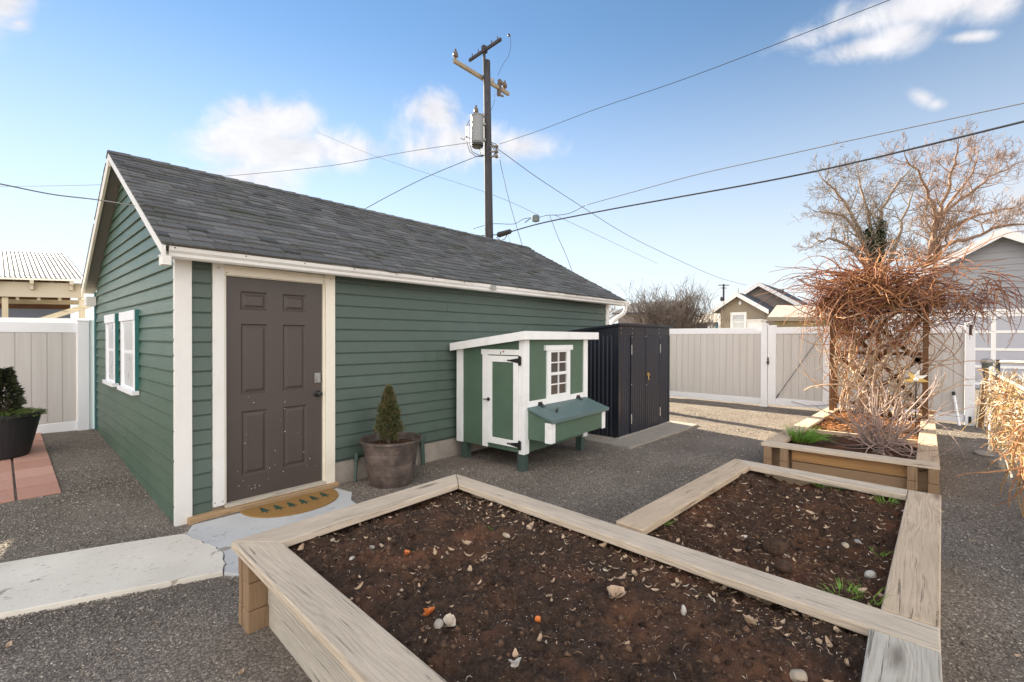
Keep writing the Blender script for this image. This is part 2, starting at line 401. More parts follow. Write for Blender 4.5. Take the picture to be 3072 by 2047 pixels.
M['soil_clod'] = vertex_mat('crumbly_soil_clod', [(0, (.022, .014, .010)), (.5, (.075, .045, .030)), (1, (.17, .10, .064))], .95, .004, 90.0, .15)
def gravel_mat():
    t = NT('grey_brown_gravel'); co = t.coord()
    c1 = t.vor(co, 75.0, 'F1', 'Color'); d1 = t.vor(co, 75.0); d2 = t.vor(co, 170.0); c2 = t.vor(co, 170.0, 'F1', 'Color')
    s1 = t.n('ShaderNodeSeparateColor'); t.l(c1, s1.inputs[0]); s2 = t.n('ShaderNodeSeparateColor'); t.l(c2, s2.inputs[0])
    k = t.math('ADD', t.math('MULTIPLY', s1.outputs[0], .6), t.math('MULTIPLY', s2.outputs[1], .4))
    col = t.ramp(k, [(.1, (.12, .102, .087)), (.45, (.235, .203, .172)), (.75, (.34, .297, .25)), (.95, (.50, .445, .375))])
    big = t.noise(co, 1.3, 7, .68); col = t.mix(t.ramp(big, [(.42, 0.0), (.66, .62)]), col, (.13, .108, .09)); b2 = t.noise(co, 4.5, 6, .7, .4); col = t.mix(t.ramp(b2, [(.55, 0.0), (.72, .55)]), col, (.115, .096, .08))
    edge = t.ramp(d1, [(.25, 0.0), (.75, .75)]); col = t.mix(edge, col, (.10, .08, .064))
    h = t.math('ADD', t.math('SUBTRACT', 1.0, d1), t.math('MULTIPLY', t.math('SUBTRACT', 1.0, d2), .5)); t.bump(h, .006, .8)
    return t.set(col, .9, 0, .25)
M['gravel'] = gravel_mat()
def metal_roof():
    t = NT('bright_corrugated_metal'); co = t.coord()
    col = t.ramp(t.noise(co, .8, 5), [(.3, (.27, .255, .23)), (.7, (.38, .36, .33))]); return t.set(col, .6, .1, .4)
M['metal_roof'] = metal_roof()
# ================================================================== SETTING
def gz(x, y):
    z = 0.0
    if y > 4.6: z = .043*min(y-4.6, 4.6)*max(0.0, min(1.0, (2.6-x)/1.4))
    return z
def geo(a, b, step, far, grow=1.35):
    lo = list(np.arange(a, b+1e-6, step)); s = step; hi = []; p = b
    while p < far: s *= grow; p += s; hi.append(p)
    s = step; p = a; low = []
    while p > -far: s *= grow; p -= s; low.append(p)
    return low[::-1] + lo + hi
xs = geo(-2.0, 13.0, .15, 420); ys = geo(-3.0, 11.0, .15, 420)
g = MB()
for y in ys:
    for x in xs:
        n = mnoise.noise(Vector((x*.9, y*.9, 3.0)))*.012 + mnoise.noise(Vector((x*2.7, y*2.7, 9.0)))*.006 if -3 < x < 14 and -3 < y < 12 else 0
        if 1.0 < x < 12 and 3.2 < y < 4.6: n += .012
        g.v.append((x, y, gz(x, y)+n))
nx = len(xs)
for j in range(len(ys)-1):
    for i in range(nx-1): g.face((j*nx+i, j*nx+i+1, (j+1)*nx+i+1, (j+1)*nx+i))
g.build('ground', M['gravel'], smooth=True, kind='structure')

# loose crushed stone lying over the gravel sheet (nobody could count it)
BEDS = [[(.80,-.06),(2.43,-.06),(2.48,2.83),(.80,2.80)], [(2.3,-.08),(4.47,-.1),(4.52,1.33),(2.4,1.42)], [(6.1,-.13),(10.4,-.13),(10.2,1.5),(6.1,1.5)]]
def inpoly(x, y, P):
    c = False; n = len(P)
    for i in range(n):
        x0, y0 = P[i]; x1, y1 = P[(i+1) % n]
        if (y0 > y) != (y1 > y) and x < (x1-x0)*(y-y0)/(y1-y0)+x0: c = not c
    return c
WALK = [(-3.4, 5.93), (.98, 4.27), (1.03, 4.08), (1.06, 3.36), (-3.4, 5.07)]
CRK = [(.975, 3.39), (1.0, 3.47), (1.022, 3.50), (1.03, 3.585), (1.058, 3.66), (1.062, 3.72), (1.05, 3.80), (1.058, 3.835), (1.035, 3.93), (1.012, 3.97), (1.018, 4.03), (.985, 4.12), (.97, 4.268)]
WALK2 = [(-3.4, 5.93), (-3.4, 5.07), (-1.2, 4.235), (-.6, 4.02), (.2, 3.70), (.55, 3.565), (.86, 3.438)] + CRK + [(.6, 4.42), (-.2, 4.70)]
STEP = [(x+.007, y+.001) for x, y in CRK] + [(1.0, 4.32), (1.06, 4.44), (2.30, 4.44), (2.34, 4.22), (2.22, 4.02), (2.1, 3.0), (1.3, 2.83)]
def ok_ground(x, y):
    if y > 4.45 and x > .98: return False
    if inpoly(x, y, WALK2) or inpoly(x, y, STEP): return False
    if x < .43 and 6.1 < y < 9.2: return False
    if 5.85 < x < 8.2 and 3.02 < y: return False
    for B in BEDS:
        if inpoly(x, y, B): return False
    return True
OCT = np.array([(1,0,0),(-1,0,0),(0,1,0),(0,-1,0),(0,0,1),(0,0,-1)], float)
OF = np.array([(0,2,4),(2,1,4),(1,3,4),(3,0,4),(2,0,5),(1,2,5),(3,1,5),(0,3,5)])
def scatter_mesh(name, mat, pts, size, flat=.6, tint=True, kind='stuff', label=None, parent=None, cat=None, elong=1.0):
    n = len(pts); pts = np.array(pts); sz = np.array(size)
    V = OCT[None]*(1+rng.uniform(-.35, .35, (n, 6, 1)))*sz[:, None, None]
    V[:, :, 0] *= elong; V[:, :, 2] *= flat
    t = rng.uniform(0, 2*np.pi, n); c, s = np.cos(t)[:, None], np.sin(t)[:, None]
    tl = rng.uniform(-.6, .6, n)[:, None]
    x = V[:, :, 0]*c-V[:, :, 1]*s; y = V[:, :, 0]*s+V[:, :, 1]*c; z = V[:, :, 2]+tl*V[:, :, 0]*.5
    P = np.stack([x, y, z], 2)+pts[:, None, :]
    if parent is not None: P -= np.array(wloc(parent))
    F = (OF[None]+(np.arange(n)*6)[:, None, None]).reshape(-1, 3)
    me = bpy.data.meshes.new(name); me.vertices.add(n*6); me.vertices.foreach_set('co', P.reshape(-1))
    m = len(F); me.loops.add(m*3); me.loops.foreach_set('vertex_index', F.reshape(-1).astype(np.int32))
    me.polygons.add(m); me.polygons.foreach_set('loop_start', np.arange(0, m*3, 3, dtype=np.int32))
    if tint:
        a = me.color_attributes.new('tint', 'FLOAT_COLOR', 'POINT'); cc = np.repeat(rng.uniform(0, 1, n), 6)
        a.data.foreach_set('color', np.stack([cc, cc, cc, np.ones_like(cc)], 1).reshape(-1).astype(np.float32))
    me.materials.append(mat); me.update(calc_edges=True); me.validate()
    o = bpy.data.objects.new(name, me); COL.objects.link(o); o['kind'] = kind
    if parent is not None: o.parent = parent
    if label: o['label'] = label
    if cat: o['category'] = cat
    return o
pp, ss = [], []
def strew(x0, x1, y0, y1, n, s0, s1):
    X = rng.uniform(x0, x1, n); Y = rng.uniform(y0, y1, n); S = rng.uniform(0, 1, n)**2*(s1-s0)+s0
    for x, y, s in zip(X, Y, S):
        if ok_ground(x, y): pp.append((x, y, gz(x, y)+.002+.010*(3.2 < y < 4.6 and x > 1))); ss.append(s)
strew(-.6, 1.05, 1.2, 3.8, 30000, .0028, .0078)
strew(-1.2, 1.0, 3.6, 6.2, 22000, .003, .0085)
strew(-.8, 1.0, 6.0, 9.2, 9000, .005, .010)
strew(2.0, 6.3, 1.2, 4.6, 34000, .004, .009)
strew(5.8, 11.6, -.9, 4.8, 11000, .006, .012)
strew(2.2, 7.0, -1.3, 0, 12000, .004, .009)
strew(-1.0, 1.0, 1.2, 9, 900, .008, .017); strew(2.2, 11, -1, 4.5, 1400, .008, .018)
scatter_mesh('loose_gravel', M['pebble'], pp, ss, label='grey brown crushed gravel covering the yard', cat='gravel')

# painted walkway, cracked away from the doorstep slab
m = MB(); m.prism(WALK2[::-1] if False else WALK2, -.1, .030); m.build('walkway', M['walk'], bevel=.004, kind='structure')
m = MB(); m.prism(STEP, -.1, .022); m.build('doorstep_slab', M['step'], bevel=.004, kind='structure')
m = MB(); m.prism([(5.87,3.06),(8.26,2.99),(8.3,4.45),(5.90,4.45)], -.1, .035); m.build('shed_pad', M['pad_concrete'], bevel=.006, kind='structure')
# red pavers in a grid on the left
m = MB(); random.seed(4)
y = 6.10; row = 0
while y < 9.15:
    x1 = .41
    for k in range(4):
        x0 = x1-.295; zz = gz(x0, y)+.022+random.uniform(-.004, .004); dz = .043*.34
        c = [(x0+.007, y+.012), (x1-.007, y+.012), (x1-.007, y+.35), (x0+.007, y+.35)]
        m.hexa([(*p, zz-.06) for p in c]+[(c[0][0], c[0][1], zz), (c[1][0], c[1][1], zz), (c[2][0], c[2][1], zz+dz), (c[3][0], c[3][1], zz+dz)])
        t = min(1, max(0, (row*.37)%1*.6+random.random()*.4)); m.col += [t]*6
        x1 -= .30
    y += .362; row += 1
m.build('paver_path', M['brick'], bevel=.004, kind='structure')

# ================================================================== GARAGE
GX0, GX1, GY0, GY1 = .975, 7.885, 4.58, 9.02
RX0, RX1 = .835, 8.10                    # rake edges
EYF, EZ, RYC, RZ = 4.33, 2.275, 6.80, 3.61
EYB = RYC+(RYC-EYF)
SL = (RZ-EZ)/(RYC-EYF)
garage = thing('garage', (GX0, GY0, 0), 'green lap sided garage with white corner boards and a grey shingle roof', 'garage')
m = MB()      # long wall: lap courses
z = .245; ztop = 2.24; c0 = 2.007
edges = [c0-.1245*k for k in range(15)] + [c0+.1245, c0+.249]
edges = sorted(e for e in edges if .25 < e < 2.3); edges = [.245]+edges
rj = random.Random(15)
def courses(mb, x0, x1, lo, hi):
    for a, b in zip(edges[:-1], edges[1:]):
      cuts = [x0]
      while cuts[-1] < x1-1.6 and x1-x0 > 2: cuts.append(min(cuts[-1]+rj.uniform(1.2, 3.6), x1-.4))
      cuts.append(x1)
      for sx0, sx1 in zip(cuts[:-1], cuts[1:]):
        dw = rj.uniform(-.0025, .0025); dz = rj.uniform(-.0015, .0015)
        # face tilted, thick bottom edge 14 mm proud, thin groove on top
        mb.ext([(0, a+.004+dz), (.018+dw, a+.004+dz), (.019+dw, a+.010+dz), (.006, b-.010), (.002, b-.004), (.002, b+.003), (0, b+.003)], (sx0+.001, GY0+.012, 0), (0, -1, 0), (0, 0, 1), (sx1-sx0-.002, 0, 0))
_e = edges; edges = [.02, .1395] + [e for e in _e if e > .25]; courses(m, 1.09, 1.235, 0, 0); edges = _e; courses(m, 2.345, 7.78, 0, 0)
m.build('long_wall_siding', M['green_front'], garage)
m = MB()     # wall core
m.box(GX0+.02, 1.344, GY0+.013, GY0+.05, .2, 2.3); m.box(2.2235, GX1-.02, GY0+.013, GY0+.05, .2, 2.3); m.box(1.344, 2.2235, GY0+.013, GY0+.05, 2.093, 2.3); m.box(1.3, 2.3, GY0+.09, GY0+.12, 0, 2.2); m.box(GX0+.02, GX1-.02, GY1-.05, GY1, .0, 2.3)
m.box(GX1-.06, GX1-.02, GY0+.05, GY1-.05, .0, 2.3)
m.poly([(GX1-.02, GY0+.05, 2.3), (GX1-.02, GY1, 2.3), (GX1-.02, RYC, RZ-.12)])
m.build('wall_core', M['green_front'], garage)
m = MB()     # gable siding
ged = [2.007-.1245*k for k in range(17)]; ged = sorted([2.007+.1245*k for k in range(1, 13)] + ged)
ged = [e for e in ged if e > -.2]
rr = random.Random(3)
for a, b in zip(ged[:-1], ged[1:]):
    def yl(z): return GY0-.0+max(0, (z-2.12))/SL*1.0 if z > 2.25 else GY0
    y0 = GY0+.004 + max(0, (a+.02-2.28)/SL); y1 = GY1 - max(0, (a+.02-2.28)/SL)
    if y1-y0 < .1: break
    w = rr.uniform(-.002, .002)
    for (s0, s1) in ([(y0, 6.9+rr.uniform(-1.5, 1)), (None, y1)] if True else []):
        pass
    br = y0+(y1-y0)*rr.uniform(.25, .75)
    for s0, s1 in ((y0, br-.0015), (br+.0015, y1)):
        m.ext([(0, a+.004), (.019+w, a+.004), (.021+w, a+.011), (.006, b-.011), (.002, b-.004), (.002, b+.003), (0, b+.003)], (GX0+.012, s0, 0), (-1, 0, 0), (0, 0, 1), (0, s1-s0, 0))
m.build('gable_siding', M['green_gable'], garage)
m = MB(); m.poly([(GX0+.013, GY0+.01, -.1), (GX0+.013, GY1, -.1), (GX0+.013, GY1, 2.26), (GX0+.013, RYC, RZ-.09), (GX0+.013, GY0+.01, 2.26)][::-1])
m.build('gable_sheathing', M['green_gable'], garage)
m = MB(); m.box(GX0+.05, 1.3245, GY0+.014, GY0+.2, -.2, .243); m.box(2.2385, GX1-.03, GY0+.004, GY0+.2, -.2, .243); m.build('foundation', M['concrete'], garage)
m = MB(); m.box(GX0-.008, GX0+.112, GY0-.022, GY0+.02, .0, 2.21); m.box(GX0-.008, GX0+.01, GY0+.0205, GY0+.024, .0, 2.21)
m.build('corner_trim', M['white'], garage, bevel=.003)
m = MB(); m.box(GX1-.105, GX1+.01, GY0-.022, GY0+.03, .2, 2.21); m.build('corner_trim', M['white'], garage, bevel=.003)
m = MB(); m.box(GX0-.02, GX0+.02, GY1+.002, GY1+.09, .05, 2.2); m.build('back_corner_trim', paint('teal_corner_paint', (.05, .14, .15), .5, .1), garage)
# ---- roof deck, soffit, shingles
n_f = Vector((0, -SL, 1)).normalized()
m = MB()
for sgn in (1, -1):
    ye = EYF if sgn == 1 else EYB; ys_ = RYC
    m.hexa([(RX0+.012, ye, EZ-.03), (RX1-.012, ye, EZ-.03), (RX1-.012, RYC, RZ-.03), (RX0+.012, RYC, RZ-.03),
            (RX0+.012, ye, EZ-.002), (RX1-.012, ye, EZ-.002), (RX1-.012, RYC, RZ-.002), (RX0+.012, RYC, RZ-.002)])
roof = m.build('roof_deck', M['soffit'], garage)
m = MB()
def tile(mb, u0, u1, s0, s1, side, th, lift, tint):
    # one shingle tab: u along X, s up the slope (0 = eave)
    sgn = 1 if side > 0 else -1
    d = Vector((0, sgn*(RYC-EYF), RZ-EZ)); L = d.length; d.normalize(); nn = Vector((0, -sgn*(RZ-EZ), (RYC-EYF))).normalized()
    base = Vector((0, EYF if sgn > 0 else EYB, EZ))
    def p(u, s, h): return base + Vector((u, 0, 0)) + d*s + nn*h
    mb.hexa([p(u0, s0, 0.0+lift*.3), p(u1, s0, 0.0+lift*.3), p(u1, s1, 0), p(u0, s1, 0), p(u0, s0, th+lift), p(u1, s0, th+lift*.6), p(u1, s1, .004), p(u0, s1, .004)])
    mb.col += [tint]*6
Ls = math.hypot(RYC-EYF, RZ-EZ); EXPO = .124; random.seed(7)
nrow = int(Ls/EXPO)+1
for side in (1, -1):
    for r in range(nrow):
        s0 = r*EXPO-.025; u = RX0-.004 - random.uniform(0, .25)
        while u < RX1:
            w = random.choice((.12, .16, .20, .24, .30))*random.uniform(.92, 1.08); a = max(u, RX0-.004); b = min(u+w-.004, RX1)
            if b-a > .02:
                js = random.uniform(-.012, .012) if side > 0 else 0
                tile(m, a, b, s0+js, min(s0+EXPO+.05, Ls), side, random.uniform(.012, .019), random.choice((0, 0, .003, .005, .009, .014)), min(1, max(0, random.gauss(.46, .13))))
            u += w
m.build('roof_shingles', M['shingle'], garage)
m = MB(); u = RX0-.006
while u < RX1:
    w = .2; a = .008+random.uniform(0, .004)
    for sgn in (1, -1):
        d = Vector((0, sgn*(RYC-EYF), RZ-EZ)).normalized(); nn = Vector((0, -sgn*(RZ-EZ), RYC-EYF)).normalized(); top = Vector((0, RYC, RZ))
        q = lambda uu, s, h: top+Vector((uu, 0, 0))-d*s+nn*h
        b = min(u+w, RX1+.004)
        m.hexa([q(u, .12, .012), q(b, .12, .012), q(b, 0, .012), q(u, 0, .012), q(u, .12, .022), q(b, .12, .022+a), q(b, 0, .022+a), q(u, 0, .022)])
        m.col += [random.uniform(.3, .7)]*6
    u += .185
m.build('ridge_cap', M['shingle'], garage)
# moss tufts on the lower courses are only colour: in the shingle material
# ---- rake boards + soffit box on near gable, and the far gable
for X0, nm in ((RX0, 'rake_board'), (RX1-.024, 'rake_board')):
    for sgn in (1, -1):
        ye = EYF-.03 if sgn == 1 else EYB+.03; ze = EZ-.03*SL
        m = MB(); z0, z1 = (-.088 if sgn == 1 else -.155), -.014
        m.hexa([(X0, ye, ze+z0), (X0+.024, ye, ze+z0), (X0+.024, RYC, RZ+z0), (X0, RYC, RZ+z0), (X0, ye, ze+z1), (X0+.024, ye, ze+z1), (X0+.024, RYC, RZ+z1), (X0, RYC, RZ+z1)])
        m.build(nm, M['white'] if sgn == 1 else M['cream'], garage)
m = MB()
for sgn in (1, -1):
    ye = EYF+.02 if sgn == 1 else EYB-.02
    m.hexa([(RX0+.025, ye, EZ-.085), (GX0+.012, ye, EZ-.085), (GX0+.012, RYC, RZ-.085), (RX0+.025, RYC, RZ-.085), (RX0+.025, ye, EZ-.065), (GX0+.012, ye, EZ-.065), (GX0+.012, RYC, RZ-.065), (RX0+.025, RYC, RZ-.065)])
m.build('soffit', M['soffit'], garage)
m = MB(); m.box(RX0, RX0+.06, EYF-.03, EYF+.07, 2.10, 2.17); m.build('rake_tail', M['white'], garage, bevel=.003)
m = MB(); m.box(RX0+.025, GX0-.01, EYB-.30, EYB+.0, 2.0, 2.13); m.build('eave_return', M['white'], garage, bevel=.003)
m = MB(); m.box(RX0+.025, RX1-.026, EYF+.085, EYF+.108, 2.172, EZ-.035); m.build('fascia', M['white'], garage)
m = MB(); m.box(RX0+.03, RX1-.03, EYF+.109, GY0+.012, 2.195, 2.205); m.build('eave_soffit', M['white'], garage)
# ---- gutter (K profile) with hanger nail heads
m = MB()
prof = [(0, 0), (.055, 0), (.070, .012), (.072, .035), (.09, .055), (.095, .085), (.084, .085), (.08, .062), (.06, .04), (.058, .008), (.006, .008), (.006, .09), (0, .09)]
m.ext(prof, (.885, EYF+.083, 2.165), (0, -1, 0), (0, 0, 1), (7.36, 0, .012)); 
m.box(.8855, .891, EYF-.004, EYF+.08, 2.17, 2.248); m.box(8.238, 8.243, EYF-.004, EYF+.08, 2.185, 2.262)
gut = m.build('gutter', M['white'], garage)
for i in range(15):
    x = .92+i*.5; m = MB()
    m.tube([(x, EYF-.016, 2.240+.0016*(x-.9)), (x, EYF-.008, 2.240+.0016*(x-.9))], .0055, 6); m.build('hanger_nail', M['black_metal'], gut)
m = MB(); c = 4.44; m.box(c-.05, c+.05, EYF-.0165, EYF-.012, 2.19, 2.258); m.build('joint_band', M['galv'], gut)
m = MB()
def sw(px, py): return None
pts = [(8.17, EYF+.035, 2.18), (8.17, EYF+.035, 2.10), (8.15, EYF+.06, 2.03), (8.06, EYF+.18, 1.92), (8.0, EYF+.215, 1.86), (7.985, EYF+.215, 1.78), (7.985, EYF+.215, .2)]
m.tube(pts, .036, 8); m.build('downspout', M['white'], garage, smooth=True)
# ---- door
m = MB(); D0, D1, DZ0, DZ1, DY = 1.346, 2.222, .085, 2.092, 4.607
pan = [(1.467,1.699,1.80,1.967), (1.836,2.060,1.80,1.967), (1.472,1.699,1.03,1.672), (1.836,2.060,1.03,1.672), (1.476,1.699,.289,.878), (1.840,2.066,.289,.878)]
xsx = sorted({D0, D1, *[p[0] for p in pan], *[p[1] for p in pan]}); zsz = sorted({DZ0, DZ1, *[p[2] for p in pan], *[p[3] for p in pan]})
for i in range(len(xsx)-1):
    for j in range(len(zsz)-1):
        mx = (xsx[i]+xsx[i+1])/2; mz = (zsz[j]+zsz[j+1])/2
        if any(p[0] <= mx <= p[1] and p[2] <= mz <= p[3] for p in pan): continue
        m.poly([(xsx[i], DY, zsz[j]), (xsx[i+1], DY, zsz[j]), (xsx[i+1], DY, zsz[j+1]), (xsx[i], DY, zsz[j+1])])
door = m.build('door', M['door_brown'], garage)
for x0, x1, z0, z1 in pan:
    m = MB(); a = .014; b = .045
    ring = lambda i, y: [(x0+i, y, z0+i), (x1-i, y, z0+i), (x1-i, y, z1-i), (x0+i, y, z1-i)]
    R_ = [ring(0, DY), ring(.004, DY+.003), ring(a, DY+.013), ring(a+.008, DY+.013), ring(b, DY+.002)]
    for A, B in zip(R_[:-1], R_[1:]):
        for k in range(4): m.poly([A[k], A[(k+1) % 4], B[(k+1) % 4], B[k]])
    m.poly(R_[-1]); m.build('door_panel', M['door_brown'], door)
m = MB()
for rad, y0, y1 in ((.033, DY, DY-.008), (.014, DY-.008, DY-.03)): m.tube([(2.172, y0, .98), (2.172, y1, .98)], rad, 16)
m.blob((2.172, DY-.052, .98), .029, 1, 3, 0, (1, .85, 1)); m.build('door_knob', M['black_metal'], door, smooth=True)
m = MB(); m.box(2.142, 2.202, DY-.012, DY-.001, 1.09, 1.19); m.tube([(2.172, DY-.012, 1.125), (2.172, DY-.03, 1.125)], .022, 16); m.box(2.153, 2.191, DY-.016, DY-.012, 1.15, 1.182)
m.build('deadbolt', M['galv'], door, bevel=.004)
rs = random.Random(9)   # chips in the paint
for _ in range(26):
    x = rs.uniform(1.4, 2.19); z = rs.choice((rs.uniform(.12, .7), rs.uniform(.12, 1.05))); s = rs.uniform(.0018, .0042); m = MB()
    m.tube([(x, DY+.0135 if any(p[0] < x < p[1] and p[2] < z < p[3] for p in pan) else DY+.001, z), (x, DY-.0012, z)], s, 6); m.build('paint_chip', M['perlite'], door)
# casing, jambs, threshold, sill timber
m = MB(); m.box(1.238, 1.325, GY0-.026, GY0+.02, .085, 2.185); m.build('door_casing', M['white'], garage, bevel=.002)
m = MB(); m.box(2.238, 2.338, GY0-.026, GY0+.02, .02, 2.185); m.build('door_casing', M['cream'], garage, bevel=.002)
m = MB(); m.box(1.3255, 2.2375, GY0-.022, GY0+.02, 2.098, 2.182); m.build('head_casing', M['cream'], garage, bevel=.002)
m = MB(); m.box(1.325, 1.346, GY0+.0, GY0+.07, .08, 2.097); m.box(2.2215, 2.238, GY0+.0, GY0+.07, .08, 2.097); m.box(1.346, 2.2215, GY0+.0, GY0+.07, 2.091, 2.0975); m.build('door_jamb', M['cream'], garage)
m = MB(); m.box(1.326, 2.237, GY0-.04, GY0+.03, .055, .0845, (1,0,0)); m.build('threshold', M['board_wood'], garage, bevel=.004)
m = MB(); m.obox((1.05, GY0-.075, -.01), (1.315, .012, 0), (0, .09, 0), (0, 0, .062), (1,0,0)); m.build('sill_timber', M['sill_wood'], garage, bevel=.006)
for x, z in ((1.28, 2.15), (2.29, 2.15), (1.345, 2.115), (2.215, 2.118), (2.215, 2.16), (1.25, .12), (1.31, .12)): m = MB(); m.tube([(x, GY0-.0262, z), (x, GY0-.0285, z)], .005, 6); m.build('casing_nail', M['black_metal'], garage)
# ---- two shuttered windows on the gable: white frame boxes standing proud of the siding
for k, (y0, y1) in enumerate(((6.02, 6.82), (7.20, 7.90))):
    z0, z1 = 1.0, 1.825; Xw = GX0-.002
    m = MB(); d = .034
    m.box(Xw-d, Xw, y0, y0+.10, z0, z1-.1); m.box(Xw-d, Xw, y1-.10, y1, z0, z1-.1); m.box(Xw-d-.012, Xw, y0-.02, y1+.02, z1-.0995, z1)
    w = m.build('window', M['vinyl_white'], garage, bevel=.002)
    m = MB(); m.box(Xw-d-.03, Xw, y0-.03, y1+.03, z0-.045, z0-.0005); m.build('window_sill', M['vinyl_white'], w, bevel=.002)
    m = MB(); m.box(Xw-d+.015, Xw, y0+.1005, y0+.145, z0, z1-.1); m.box(Xw-d+.015, Xw, y1-.145, y1-.1005, z0, z1-.1); m.box(Xw-d+.015, Xw, y0+.1455, y1-.1455, z1-.15, z1-.1); m.box(Xw-d+.015, Xw, y0+.1455, y1-.1455, z0, z0+.05); m.box(Xw-d+.01, Xw, y0+.1455, y1-.1455, (z0+z1)/2-.04, (z0+z1)/2-.005)
    m.build('window_sash', M['vinyl_white'], w)
    m = MB(); m.box(Xw-.02, Xw-.015, y0+.13, y1-.13, z0+.02, z1-.12); m.build('window_pane', M['blind'], w)
    m = MB(); m.box(Xw-d-.001, Xw, y0-.028, y0-.0205, z0-.03, z1+.005); m.build('window_edge', paint('teal_window_edge', (.03, .16, .15), .4, .1), w)

# ---- two garden stakes and the boot mat by the wall
def stake(x, h, w, lean, label):
    t = thing('garden_stake', (x, GY0-.06, 0), label, 'stake')
    m = MB(); m.bar((x, GY0-.075, -.05), (x+lean, GY0-.05, h-.10), w*.55, .02); m.build('stake_shaft', M['leg_green'], t)
    m = MB(); m.bar((x+lean, GY0-.052, h-.10), (x+lean*1.2, GY0-.05, h), w, .028); m.build('stake_head', M['leg_green'], t, bevel=.008)
stake(3.43, .385, .085, .0, 'dark green stake with a wider head standing right of the barrel planter')
stake(2.53, .32, .05, .03, 'thin dark green stake leaning against the foundation left of the barrel planter')
mat_o = thing('doormat', (1.82, 4.42, .022), 'golden half round coir doormat with a row of printed pine trees', 'doormat')
P = [];
A = Vector((1.41, 4.455)); B = Vector((2.245, 4.452)); mid = (A+B)/2
for i in range(33):
    t = math.pi*i/32; P.append((mid.x-math.cos(t)*.42, mid.y-math.sin(t)**.8*.43))
P = [(x, y) for x, y in P]
m = MB(); m.prism(P, .0225, .034); m.build('mat_body', M['coir_mat'], mat_o, bevel=.003)
for i in range(6):
    cx_ = mid.x-.27+i*.108; cy_ = mid.y-.2+.02*abs(i-2.5); s = .085; m = MB()
    dx, dy = 0, 1
    for j in range(3):
        yy = cy_+.038*j-.03; w = (s*.75)*(1-.26*j)
        m.prism([(cx_-w*.62, yy-.012), (cx_-w*.2, yy-.002), (cx_, yy-.006), (cx_+w*.2, yy-.002), (cx_+w*.62, yy-.012), (cx_+.004, yy+.045), (cx_-.004, yy+.045)], .0335, .0362+.0004*j)
    m.prism([(cx_-.005, cy_-.075), (cx_+.005, cy_-.075), (cx_+.004, cy_-.035), (cx_-.004, cy_-.035)], .0335, .0359)
    m.build('tree_print', M['mat_green'], mat_o)
# ================================================================== CHICKEN COOP
CP = Vector((4.007, 3.41, 0)); ct = R(2.5); CUX = Vector((math.cos(ct), math.sin(ct), 0)); CUY = Vector((-math.sin(ct), math.cos(ct), 0))
def cpt(a, b, z): return CP + CUX*a + CUY*b + Vector((0, 0, z))
def cbox(mb, a0, a1, b0, b1, z0, z1, axis=None):
    mb.hexa([cpt(a0,b0,z0), cpt(a1,b0,z0), cpt(a1,b1,z0), cpt(a0,b1,z0), cpt(a0,b0,z1), cpt(a1,b0,z1), cpt(a1,b1,z1), cpt(a0,b1,z1)], axis)
CW, CD = 1.41, 1.087
def ztop(b): return 1.53 - .122*b          # underside of the sloping roof
coop = thing('chicken_coop', tuple(cpt(.7, .54, 0)), 'green and white wooden chicken coop on legs with a nest box on its side', 'chicken coop')
m = MB()
lo = [cpt(.012,.012,.225), cpt(CW-.012,.012,.225), cpt(CW-.012,CD-.012,.225), cpt(.012,CD-.012,.225)]
hi = [cpt(.012,.012,ztop(0)), cpt(CW-.012,.012,ztop(0)), cpt(CW-.012,CD-.012,ztop(CD)), cpt(.012,CD-.012,ztop(CD))]
m.hexa(lo+hi); m.build('coop_wall', M['coop_green'], coop)
for a, b in ((.02, .02), (CW-.11, .02), (.02, CD-.14), (CW-.11, CD-.14)):
    m = MB(); cbox(m, a, a+.09, b, b+.09, -.03, .2245); m.build('coop_leg', M['leg_green'], coop, bevel=.003)
def ctrim(a0, a1, b0, b1, z0, zt=None, z1=None, name='corner_trim'):
    m = MB()
    if z1 is None: m.hexa([cpt(a0,b0,z0), cpt(a1,b0,z0), cpt(a1,b1,z0), cpt(a0,b1,z0), cpt(a0,b0,ztop(b0)-.002), cpt(a1,b0,ztop(b0)-.002), cpt(a1,b1,ztop(b1)-.002), cpt(a0,b1,ztop(b1)-.002)])
    else: cbox(m, a0, a1, b0, b1, z0, z1)
    return m.build(name, M['coop_white'], coop, bevel=.002)
ctrim(-.008, .011, -.008, .068, .215); ctrim(.0115, .092, -.008, .011, .215); ctrim(-.008, .011, .985, CD+.006, .225); ctrim(CW-.098, CW+.006, -.008, .011, .205)
ctrim(CW-.011, CW+.008, .0115, .09, .205)
